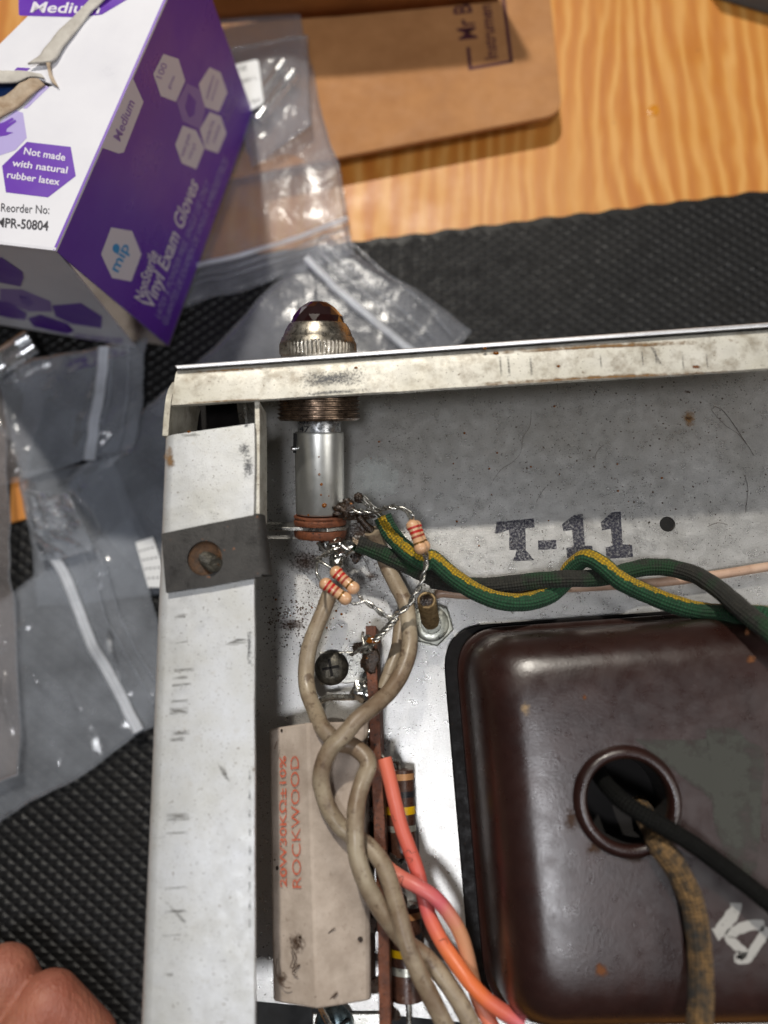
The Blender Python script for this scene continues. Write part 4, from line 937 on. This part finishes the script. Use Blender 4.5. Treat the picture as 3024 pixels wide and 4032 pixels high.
# ================================================================== cement resistor
cm = thing('cement_resistor', 'pale cement power resistor with ridged top and red lettering', 'resistor', U('c5',430,1100,0))
zE, zR = 11.0, 15.2
E0, E1 = U('c5',95,200,zE), U('c5',122,1985,zE); R0, R1 = U('c5',350,158,zR), U('c5',412,2028,zR); G0, G1 = U('c5',735,150,zE), U('c5',752,1980,zE)
rings = []
for k in range(13):
    t = k/12; e_, r_, g_ = E0.lerp(E1,t), R0.lerp(R1,t), G0.lerp(G1,t); w_ = .12*noise.noise(V3((t*6,1,0)))
    rings.append([V3((e_.x,e_.y,.6)), e_+V3((0,0,-.8)), e_+V3((w_+.4,0,-.05)), e_.lerp(r_,.5)+V3((0,0,w_)), r_, g_.lerp(r_,.5)+V3((0,0,w_)), g_+V3((w_-.5,0,0)), g_+V3((.25,0,-.8)), V3((g_.x+.4,g_.y,.6))])
cbody = obj('body', loft(rings), MAT['cement'], cm, smooth=12, bevel=.35)
nl = (E1-E0).cross(R0-E0).normalized(); nl = nl if nl.z > 0 else -nl
def SC(x,y,l=.15): return UP('c5',x,y,(E0+R0)/2+nl*l,nl)
obj('printed_lettering', text_on('20W30KΩ±10%', SC(217,1232), SC(212,372), SC(174,1232)-SC(217,1232), True, .16), MAT['redprint'], cbody)
obj('printed_lettering', text_on('ROCKWOOD', SC(312,1238), SC(295,372), SC(254,1238)-SC(312,1238), False, .16), MAT['redprint'], cbody)
nr = (G1-G0).cross(R0-G0).normalized(); nr = nr if nr.z > 0 else -nr
def spot(x,y,r,m_,right=True,sq=1,k=.12):
    nn, q0 = (nr,(G0+R0)/2) if right else (nl,(E0+R0)/2)
    pts = [UP('c5',x+r*math.cos(a)*(1+.3*noise.noise(V3((math.cos(a)*2,math.sin(a)*2,x*.1)))), y+sq*r*math.sin(a), q0+nn*k, nn) for a in [2*math.pi*j/12 for j in range(12)]]
    obj('dirt_spot', (pts+[sum(pts,V3((0,0,0)))/12],[(i,(i+1)%12,12) for i in range(12)],[((0,0),(0,0),(1,0)) for i in range(12)]), m_, cm)
for x,y,r,rt2,sq in ((417,995,26,1,1.25),(695,1575,15,1,1.3),(403,1470,12,1,1.6),(150,1110,9,0,1.6),(180,210,7,0,1.5),(445,328,7,1,1.6),(300,1560,10,0,1),(545,1750,5,1,1),(135,1055,5,0,1)): spot(x,y,r,MAT['burnt'],rt2,sq)
for x,y,r,rt2,sq in ((280,1600,100,0,1.3),(180,1830,70,0,1.2),(440,1560,80,1,1.3)): spot(x,y,r,MAT['soot'],rt2,sq,.14)
def hair(c, pts, z, r=.06): return tube([U(c,x,y,z) for x,y in pts], r, 5, 5)
hs = [hair('c5',p,14.1,.085) for p in ([(365,1130),(360,1165),(400,1170),(420,1130)],[(325,520),(345,545),(330,575),(350,580)],[(245,1650),(255,1700),(240,1760),(300,1740),(250,1790),(285,1820)],[(250,1640),(275,1690),(255,1770)],[(150,1700),(145,1800),(190,1880),(240,1890)],[(360,1550),(420,1480),(460,1450)],[(420,1600),(480,1540),(530,1500)],[(520,1960),(545,1920),(480,1980)],[(135,330),(150,280)])]
obj('lint', join(*hs), MAT['speck'], smooth=60, kind='stuff', label='dark lint strands stuck on the cement resistor')
obj('lead_wire', tube([U('c4',455,1640,6),U('c4',425,1560,6),U('c4',415,1480,5.5),U('c4',440,1425,5.5),U('c4',500,1405,6),U('c4',600,1403,7),U('c4',700,1400,8)], .62, 10, 6), MAT['lead'], cm, smooth=60)
obj('lead_wire', tube([U('c5',430,2010,8),U('c5',455,2060,6.5),U('c5',490,2127,5.5),U('c5',520,2200,5)], .55, 10, 6), MAT['lead'], cm, smooth=60)

# ================================================================== terminal strip
ts = thing('terminal_strip', 'brown phenolic terminal strip on edge beside the cement resistor', 'terminal strip', U('c5',800,900,0))
spine = [U('c4',762,935,12.5),U('c4',768,1200,12.5),U('c4',785,1500,12.5),U('c5',790,250,12.5),U('c5',805,560,12.5),U('c5',822,900,12.5),U('c5',840,1400,12.5),U('c5',850,1800,12.5),U('c5',856,2190,12.5)]
rings = []
for p in crom(spine,5):
    j = .12*noise.noise(p*.5); rings.append([p+V3((-.95+j,0,0)), p+V3((.95+j,0,0)), V3((p.x+.95,p.y,2)), V3((p.x-.95,p.y,2))])
obj('phenolic_strip', loft(rings), MAT['phenolic'], ts, bevel=.12, smooth=30)
def lug(c, x, y, z=9.5, side=-1, L_=2.6, r=1.5):
    P = U(c,x,y,z); rows = [[P+V3((side*u,v*r,h-2.2)) for u,v,h in ((.0,1,0),(.2,.9,1.2),(.9,.75,2.2),(L_,.55,2.7),(L_+.3,0,2.9),(L_,-.55,2.7),(.9,-.75,2.2),(.2,-.9,1.2),(0,-1,0))] for _ in (0,)]
    a = rows[0]; b = [p+V3((side*.05,0,.45)) for p in a]; return loft([a,b])
for c,x,y in (('c4',745,1080),('c4',740,1390),('c5',760,290),('c5',785,760),('c5',805,1480),('c5',815,1880)):
    obj('lug', lug(c,x,y), MAT['bracketsteel'], ts, smooth=40, bevel=.1)
for c,x,y in (('c5',850,440),('c5',870,1050),('c5',885,1340),('c5',890,2060)):
    obj('lug', lug(c,x,y,8,1,1.6,1.2), MAT['bracketsteel'], ts, smooth=40, bevel=.1)
obj('mounting_foot', prism([U('c4',x,y,.35) for x,y in ((430,1110),(760,1105),(770,1300),(430,1322))], (0,0,.6)), MAT['bracketsteel'], ts, bevel=.15)
obj('mounting_foot', prism([U('m8',x,y,.35) for x,y in ((60,895),(545,895),(560,1100),(60,1100))], (0,0,.6)), MAT['bracketsteel'], ts, bevel=.15)
obj('solder_joint', join(blob(U('c4',715,1365,11),1.5,3,.45,1,(1.5,1.2,.7),21), blob(U('c4',735,1450,9.5),1.1,3,.4,1,(.7,1.5,.8),22), blob(U('c5',745,265,10),1.1,3,.4,1,(.8,1.5,.8),23)), MAT['solder'], ts, smooth=60)
obj('burnt_flux', join(blob(U('c4',762,1160,12),1.4,3,.4,1,(1.2,1.9,.7),24)), MAT['burnt'], ts, smooth=60)
obj('flux_drop', blob(U('c4',780,1030,13.6),.9,3,.3,1,(1.3,.8,.6),25), MAT['amber'], ts, smooth=60)

# ================================================================== brown carbon resistors
def carbon(label, c, a, b, r, bands, z, leads):
    P, Q = U(c,*a,z), U(c,*b,z); d_ = Q-P; Lg = d_.length; t = thing('carbon_resistor', label, 'resistor', (P+Q)/2+V3((0,0,-z)), 'brown carbon resistors on the terminal strip')
    bd_ = obj('body', lathe([(0,r*.9),(.12,r),(Lg-.12,r),(Lg,r*.9)], P, d_, 36), MAT['carbon'], t, smooth=35)
    for f0_, f1_, m_ in bands: obj('colour_band', lathe([(Lg*f0_,r+.025),(Lg*f1_,r+.025)], P, d_, 36, cap=False), MAT[m_], bd_, smooth=60)
    for pts in leads: obj('lead_wire', tube([U(*p) for p in pts], .45, 9, 6), MAT['lead'], t, smooth=60)
carbon('brown carbon resistor beside the red wire end, yellow and black bands', 'c5', (950,462), (968,1030), 2.75, [(.045,.12,'tan'),(.25,.32,'dark'),(.425,.515,'yellow'),(.64,.71,'silver')], 3.2,
   [[('c5',958,500,3.2),('c5',945,430,3.6),('c5',915,405,5),('c5',880,410,7)],[('c5',968,1010,3.2),('c5',970,1055,3.8),('c5',940,1082,5),('c5',880,1075,7)]])
carbon('brown carbon resistor lower along the strip, yellow and silver bands', 'm8', (728,112), (745,800), 3.0, [(.06,.135,'tan'),(.29,.36,'dark'),(.45,.53,'yellow'),(.63,.715,'silver')], 3.3,
   [[('m8',728,120,3.3),('m8',722,60,3.8),('m8',690,20,6),('m8',640,10,7)],[('m8',745,790,3.3),('m8',752,880,3.2),('m8',758,1010,3)]])

# ================================================================== small lacquered resistors and their twisted leads
def smallres(label, c, a, b, za, zb_, leads, tl=1):
    P, Q = U(c,*a,za), U(c,*b,zb_); d_ = Q-P; L_ = d_.length; k = L_/6.6
    t = thing('small_resistor', label, 'resistor', (P+Q)/2, 'small banded resistors at the lamp')
    pf = [(0,.3),(.12,.62),(.45,1.02),(.95,1.2),(1.5,1.17),(1.95,1.0),(3.3,.98),(4.65,1.0),(5.1,1.17),(5.65,1.2),(6.15,1.02),(6.48,.62),(6.6,.3)]
    pf = [(s_*k,r) for s_,r in pf]
    bd_ = obj('body', lathe(pf, P, d_, 32), MAT['resbody'], t, smooth=70)
    def rad(s_):
        for (s1,r1),(s2_,r2) in zip(pf[:-1],pf[1:]):
            if s1 <= s_ <= s2_: return r1+(r2-r1)*(s_-s1)/(s2_-s1)
        return .5
    for s1, s2_, m_ in ((1.35,1.75,'bandred'),(2.2,2.68,'bandred'),(3.15,3.55,'bandred2'),(4.4,4.75,'gold')):
        q_ = [s1+(s2_-s1)*j/4 for j in range(5)]
        obj('colour_band', lathe([(s_*k,rad(s_*k)+.03) for s_ in q_], P, d_, 32, cap=False), MAT[m_], bd_, smooth=70)
    for pts in leads: obj('lead_wire', tube([P if p == 'P' else Q if p == 'Q' else U(*p) for p in pts], .27, 8, 6), MAT['lead'], t, smooth=60)
    return t
ra = smallres('small tan resistor with red bands, left one of the lying pair', 'c4', (436,640), (630,782), 17.5, 17, [['P',('c4',412,600,17.5),('c4',408,560,17),('c4',412,525,16),('c4',400,505,15)],['Q',('c4',665,793,16.5),('c4',705,780,16.5),('c4',740,772,16.5)]])
rb_ = smallres('small tan resistor with red bands, right one of the lying pair', 'c4', (508,560), (678,716), 16.5, 16.5, [['P',('c4',465,535,16.5),('c4',425,512,16),('c4',395,500,15)],['Q',('c4',692,745,16.5),('c4',710,765,16.8)]])
rc_ = smallres('small tan resistor with red bands, upright in front beside green wire', 'm7', (1118,492), (1275,930), 19, 18.5, [['P',('m7',1098,440,18.5),('m7',1060,385,18),('m7',1000,345,17.5),('m7',940,330,17)],['Q',('m7',1300,965,18),('m7',1312,1010,17.5)]])
rd_ = smallres('small tan resistor with red bands, half hidden behind the upright one', 'm7', (1150,500), (1322,905), 16.3, 16.3, [['P',('m7',1150,430,17),('m7',1100,370,17),('m7',1020,330,17),('m7',940,322,16.8)],['Q',('m7',1335,950,16.8),('m7',1325,1010,17)]])
def twist(P, r=.27, off=.27, pitch=3.2, n=2): return join(*[helix(P, r, off, pitch, 2*math.pi*k/n) for k in range(n)])
def tw(par, P, n=2, off=.29, pitch=4.6, r=.27): obj('twisted_lead', twist(P,r,off,pitch,n), MAT['lead'], par, smooth=60)
tw(ra, [U('c4',x,y,z_) for x,y,z_ in ((725,772,16.5),(800,828,16),(860,872,15.5),(915,892,15),(935,895,15))])
tw(rc_, [U('m7',x,y,z_) for x,y,z_ in ((1318,990,17.3),(1318,1090,16.8),(1280,1220,16.5),(1240,1350,16),(1165,1470,16),(1095,1600,15.5),(985,1690,15),(910,1745,14.5))])
tw(rc_, [U('m7',x,y,z_) for x,y,z_ in ((940,326,17),(850,318,16.5),(770,335,15.5),(680,362,14),(560,375,13),(430,372,12),(320,362,11.5))], pitch=4.0)
tw(ra, [U('c4',x,y,z_) for x,y,z_ in ((930,880,15),(890,930,15),(850,970,14.5),(815,1005,14),(790,1035,13.8))], 4, .42, 4.2)
tw(ra, [U('c4',x,y,z_) for x,y,z_ in ((398,505,15),(425,500,14),(470,470,12),(520,440,10))])
# wound on the lug
rl = random.Random(3); loops = []
for k in range(6):
    pts = [(790+rl.uniform(-12,12),1030+k*6,13.8),(740+rl.uniform(-10,10),1000+k*22,13),(715+rl.uniform(-10,10),1060+k*10,12.5),(735,1120+rl.uniform(-20,15),12),(765,1080+rl.uniform(-20,20),13.5)]
    loops.append(tube([U('c4',*p) for p in pts], .27, 7, 6))
loops.append(tube([U('c4',*p) for p in ((740,1060,13),(700,1090,12.5),(660,1112,12),(625,1125,11.5))], .3, 7, 6)); loops.append(tube([U('c4',*p) for p in ((735,1075,13.3),(700,1080,13),(665,1105,12.5),(640,1130,12))], .25, 7, 6)); loops.append(tube([U('c4',*p) for p in ((720,1060,13),(708,1010,12.5),(712,975,12))], .25, 7, 6))
obj('wound_lead', join(*loops), MAT['lead'], ra, smooth=60)

# ================================================================== wires
def wire(name, label, pts, r, m_, vn=False, wob=.05, seg=18, sm_=8, group=None, endr=None):
    P = [U(*p) for p in pts]; t = thing(name, label, 'wire', P[0], group)
    obj('insulation', tube(P, r, seg, sm_, True, wob, vn), m_, t, smooth=70); return t
w1 = wire('hookup_wire', 'cream wire looping left around the black screw head', [('c4',505,690,8),('c4',470,800,8.5),('c4',415,930,9),('c4',360,1080,9),('c4',341,1220,9),('c4',352,1360,10),('c4',395,1480,12),('c5',458,205,15.2),('c5',550,285,15.8),('c5',650,315,16),('c5',728,380,16.5),('c5',745,450,17),('c5',705,560,17.5),('c5',668,700,18.6),('c5',662,860,19.4),('c5',668,1000,19.2),('c5',720,1180,18.5),('c5',800,1335,17),('c5',900,1480,15.5),('c5',1000,1600,14),('c5',1120,1690,13),('c5',1240,1830,13),('c5',1340,1980,13),('c5',1430,2150,13)], 1.52, MAT['cream'])
w2 = wire('hookup_wire', 'cream wire crossing over the other one on the cement resistor', [('m7',612,630,10),('m7',700,800,8),('m7',760,960,6.8),('m7',815,1110,6.5),('m7',905,1290,7.5),('m7',1000,1470,9),('m7',1075,1660,10),('m7',1090,1860,10.5),('c4',1018,1040,11),('c4',1000,1150,12),('c4',950,1270,13),('c4',880,1370,14.5),('c4',790,1455,16.5),('c4',690,1535,18.5),('c5',590,235,19.2),('c5',500,330,18.8),('c5',447,450,18),('c5',440,570,17),('c5',485,710,16),('c5',560,830,15.4),('c5',650,900,15.2),('c5',745,965,15.4),('c5',840,1080,16),('c5',900,1240,16.6),('c5',950,1420,17.5),('c5',1000,1600,17.5),('c5',1070,1780,17),('c5',1160,1960,16),('c5',1260,2160,15)], 1.50, MAT['cream'])
w3 = wire('hookup_wire', 'short cream wire ending at the terminal lug behind the crossing wire', [('m7',1000,1700,6.5),('m7',1000,1800,6.8),('c4',955,960,7.2),('c4',940,1080,8),('c4',905,1190,8.8),('c4',868,1290,9.6),('c4',838,1365,10.5)], 1.35, MAT['cream'])
obj('stripped_end', tube([U('c4',838,1365,10.5),U('c4',810,1388,10.8),U('c4',770,1385,11)], .5, 8, 4), MAT['lead'], w3, smooth=60)
obj('stripped_end', tube([U('m7',612,630,10),U('m7',560,590,10.3),U('m7',500,520,10.6),U('m7',440,440,11)], .75, 10, 5, True, .3), MAT['burnt'], w2, smooth=60)
wire('hookup_wire', 'thin beige wire running along the deck behind the green cloth wires', [('c4',1185,735,2.2),('k3',60,232,2.2),('k3',220,240,2.2),('k3',500,215,2.2),('k3',800,200,2.2),('k3',1130,178,2.3),('k3',1380,146,2.5),('k3',1659,102,2.6),('k3',1800,85,2.6)], .92, MAT['pinkcream'], wob=.04)
g1 = wire('cloth_wire', 'green cloth wire with yellow tracer', [('m7',748,445,10.5),('m7',830,620,10),('m7',950,775,10),('m7',1120,930,10.2),('m7',1300,1040,10.2),('c6',0,1128,10),('c6',110,1222,10),('c6',230,1297,10),('c6',350,1338,9.4),('c6',470,1340,7.8),('c6',580,1305,6),('c6',650,1245,4.6),('c6',690,1175,6),('c6',760,1125,9),('c6',840,1160,10.8),('c6',930,1235,11),('c6',1060,1300,10),('c6',1200,1355,10),('c6',1350,1392,11),('c6',1500,1402,18),('c6',1640,1410,22),('c6',1760,1440,24)], 1.75, MAT['green'], wob=.06, seg=22)
g2 = wire('cloth_wire', 'blackened green cloth wire twisted with the yellow striped one', [('m7',425,795,9.5),('m7',560,850,9),('m7',750,930,8.4),('m7',1000,1050,7.6),('m7',1250,1170,6.6),('m7',1480,1280,6),('c6',0,1232,6),('c6',150,1258,5.8),('c6',300,1262,5.6),('c6',480,1240,6.4),('c6',640,1228,8.2),('c6',760,1225,8),('c6',870,1215,7),('c6',970,1188,6.2),('c6',1080,1168,6.2),('c6',1200,1177,7.5),('c6',1330,1222,11),('c6',1440,1300,18),('c6',1540,1388,25),('c6',1670,1490,28),('c6',1760,1560,28)], 1.65, MAT['greenblack'], wob=.08, seg=22)
def strands(P, Q, n, r, spread, seed, m_):
    rr_ = random.Random(seed); ms = []
    for k in range(n):
        j = V3((rr_.uniform(-1,1),rr_.uniform(-1,1),rr_.uniform(-1,1)))*spread; j2 = V3((rr_.uniform(-1,1),rr_.uniform(-1,1),rr_.uniform(-1,1)))*spread
        ms.append(tube([P+j*.6, P.lerp(Q,.35)+j*.7, P.lerp(Q,.7)+j2*.8, Q+j2], r, 6, 4))
    return join(*ms)
obj('bare_strands', strands(U('m7',745,450,10.5), U('m7',470,190,12.5), 16, .16, .62, 5, None), MAT['lead'], g1, smooth=60)
obj('burnt_tip', blob(U('m7',435,200,12.6),.85,3,.4,1.2,(1,1.1,.9),31), MAT['burnt'], g1, smooth=60)
obj('bare_strands', strands(U('m7',640,420,10), U('m7',420,470,10), 12, .11, 1.0, 8, None), MAT['burnt'], g1, smooth=60)
obj('frayed_end', strands(U('m7',430,795,9.5), U('m7',300,770,9), 14, .13, .8, 9, None), MAT['tornboard'], g2, smooth=60)
r1 = wire('hookup_wire', 'faded red wire starting at the terminal strip', [('c5',852,392,12),('c5',888,530,12.4),('c5',922,680,12.4),('c5',962,840,12),('c5',1022,1000,11.5),('c5',1068,1130,11),('c5',1100,1260,11),('c5',1145,1420,11.5),('c5',1215,1570,12.5),('c5',1300,1700,13.5),('c5',1400,1840,15),('c5',1520,1970,15),('c5',1659,2065,14),('c5',1760,2120,14)], 1.28, MAT['red1'], True, .03)
obj('stripped_end', tube([U('c5',852,392,12),U('c5',830,370,11.6),U('c5',790,355,11),U('c5',755,320,10.5)], .42, 8, 5), MAT['lead'], r1, smooth=60)
wire('hookup_wire', 'pink to tan wire emerging under the cream pair', [('c5',830,1060,11),('c5',890,1120,12),('c5',970,1175,13),('c5',1070,1228,14),('c5',1180,1300,14.2),('c5',1280,1415,13.6),('c5',1355,1550,12.8),('c5',1400,1700,12),('c5',1430,1840,11),('c5',1475,1990,11),('c5',1560,2150,11)], 1.25, MAT['red2'], True, .03)
wire('cloth_wire', 'black cloth lead out of the transformer hole', [('c7',800,760,15),('c7',850,850,21),('c7',960,960,27.0),('c7',1130,1062,29.2),('c7',1300,1168,29),('c7',1460,1285,28),('c7',1659,1440,29),('c7',1800,1560,30)], 1.38, MAT['blackcloth'], wob=.08, seg=20)
wire('cloth_wire', 'worn tan and black cloth lead out of the transformer hole', [('c7',1020,960,14),('c7',1060,1030,19),('c7',1095,1100,23.2),('c7',1128,1172,26.8),('c7',1215,1290,27),('c7',1285,1450,27),('c7',1318,1650,27),('c7',1330,1850,28),('c7',1320,2060,30),('c7',1310,2160,31)], 1.8, MAT['tancloth'], wob=.10, seg=20)

# ================================================================== hand
def capsule(p, q, r1_, r2_, seg=20):
    d_ = V3(q)-V3(p); L_ = d_.length; rows = []
    for k in range(7): a = math.pi/2*k/6; rows.append((-math.cos(a)*r1_, max(math.sin(a)*r1_,.01)))
    for k in range(7): a = math.pi/2*(1-k/6); rows.append((L_+math.cos(a)*r2_, max(math.sin(a)*r2_,.01)))
    return lathe(rows, V3(p), d_, seg)
zh = ZM+13
K = lambda x,y,dz=0: U('k6',x,y,zh+dz)
hm = []
# index: knuckle bend towards us, then middle joint running down right; middle finger left of it; the rest and the palm lie outside the frame
fing = [[(-160,2250,4),(470,1290,4),(830,1640,-2),(760,2050,-5)], [(-620,1950,4),(45,1050,3),(330,1500,-4),(300,1850,-6)], [(-1050,1650,2),(-480,900,2),(-250,1250,-5),(-260,1600,-6)], [(-1400,1350,0),(-950,850,-1),(-760,1150,-6),(-760,1420,-6)]]
rad = [(8.6,7.6,7.2,6.4),(8.6,7.8,7.3,6.4),(8.2,7.2,6.8,6.0),(7.2,6.2,5.8,5.2)]
for F_, R_ in zip(fing,rad):
    P = [K(*p) for p in F_]
    for k in range(3): hm.append(capsule(P[k],P[k+1],R_[k],R_[k+1]))
th = [K(*p) for p in ((-300,3000,-2),(420,2650,-4),(800,2300,-5),(930,2050,-5))]
for k in range(3): hm.append(capsule(th[k],th[k+1],(11,9,8)[k],(9,8,7)[k]))
pm_ = [K(*p) for p in ((-160,2250,3),(-620,1950,4),(-1050,1650,2),(-1400,1350,0))]; wr = [K(*p) for p in ((-900,3500,2),(-1250,3300,2),(-1600,3100,1),(-1800,2900,0))]
for a, b in zip(pm_,wr): hm.append(capsule(a,b,10,13))
hm.append(capsule(pm_[0],pm_[-1],9,8)); hm.append(capsule(wr[1],K(-2200,5200,4),20,24))
hd = obj('hand', join(*hm), MAT['skin'], smooth=180, label='bare curled fingers of a hand entering at the bottom left corner', cat='hand')
rm = hd.modifiers.new('remesh','REMESH'); rm.mode = 'VOXEL'; rm.voxel_size = .55*S; rm.use_smooth_shade = True
sm2 = hd.modifiers.new('smooth','SMOOTH'); sm2.factor = .5; sm2.iterations = 5

# ================================================================== loose dirt
rd = random.Random(11)
def flake(p, r):
    a = rd.uniform(0,6.28); k = rd.uniform(.35,1); h = rd.uniform(.03,.16)
    u, w_ = V3((math.cos(a),math.sin(a),0))*r, V3((-math.sin(a),math.cos(a),0))*r*k
    return [p-u, p-w_*.8, p+u*rd.uniform(.5,1), p+w_, p+V3((0,0,h))], [(0,1,4),(1,2,4),(2,3,4),(3,0,4)]
fl_ = []
def scatter(n, c, x, y, sx, sy, r0, r1_):
    for _ in range(n):
        p = U(c, rd.gauss(x,sx), rd.gauss(y,sy), .02)
        if p.x > I0.x-3 and p.y < pl_.y: fl_.append(flake(p, rd.uniform(r0,r1_)**1.0))
scatter(950,'c4',350,600,260,280,.05,.20); scatter(560,'c6',600,650,560,330,.04,.13); scatter(500,'c4',1000,350,380,220,.04,.14); scatter(330,'c4',760,560,190,160,.05,.2); scatter(260,'c4',240,900,110,90,.08,.34); scatter(500,'c4',600,350,420,300,.04,.2)
scatter(300,'c4',900,1000,500,420,.05,.16); scatter(420,'c6',650,650,480,330,.05,.22); scatter(120,'c4',150,1400,90,320,.05,.2); scatter(160,'c5',1000,500,120,450,.04,.14); scatter(60,'m8',400,930,200,40,.05,.25)
scatter(170,'c6',1100,500,330,260,.06,.3)
obj('dirt_specks', join(*fl_), MAT['speck'], kind='stuff', label='fine dark dirt specks scattered over the chassis deck')
dr = [blob(U(c,rd.gauss(x,sx),rd.gauss(y,sy),.05), rd.uniform(.12,.32), 1, .1, .5, (1,1,.6), k) for k,(c,x,y,sx,sy) in enumerate([('c4',400,850,260,330)]*26+[('c6',600,700,350,250)]*16+[('c4',1000,300,300,200)]*8)]
obj('flux_droplets', join(*dr), MAT['amber'], smooth=80, kind='stuff', label='amber flux droplets scattered on the chassis deck')
tdr = []
for y, a, r in ((1775,.12,.16),(1842,.12,.26),(1880,.2,.30),(1920,.18,.2),(1960,.3,.5),(1998,-.35,.2),(1925,.5,.14)):
    s_ = s_at(y+18); q_ = 96*mmpx(s_); tdr.append(blob(LP0+ax*s_+an*math.cos(a)*q_+ab*math.sin(a)*q_, r, 2, .25, .8, (1,1,.7), y))
obj('resin_drops', join(*tdr), MAT['amber'], smooth=80, kind='stuff', label='amber resin drops on the lamp socket tube')
hh = [hair('c6',p,.1,.032) for p in ([(490,395),(485,470),(450,530),(440,600),(400,650),(340,690),(290,765)],[(1390,385),(1385,400),(1450,470),(1510,510),(1560,570),(1590,620)],[(1540,710),(1560,780),(1548,900)],[(850,565),(815,600),(805,640)],[(1360,970),(1410,950),(1460,960)],[(560,775),(530,820),(515,850)])]
hh += [hair('c6',[(1390,385),(1400,378),(1440,400),(1500,480),(1555,565)],.1,.045), hair('c4',[(700,470),(740,540),(760,600)],.2,.05)]
hh += [hair('c5',p,z_,.035) for p,z_ in (([(905,760),(915,790),(930,800)],13.9),([(985,1010),(1010,990),(1030,1010),(1060,1000)],13.2),([(1000,1040),(1035,1050),(1020,1075)],13),([(930,1180),(975,1160),(960,1220)],14.4),([(1210,1585),(1250,1570),(1265,1600)],13.9))]
obj('hair_strands', join(*hh), MAT['speck'], smooth=60, kind='stuff', label='thin dark hairs lying on the deck and wires')
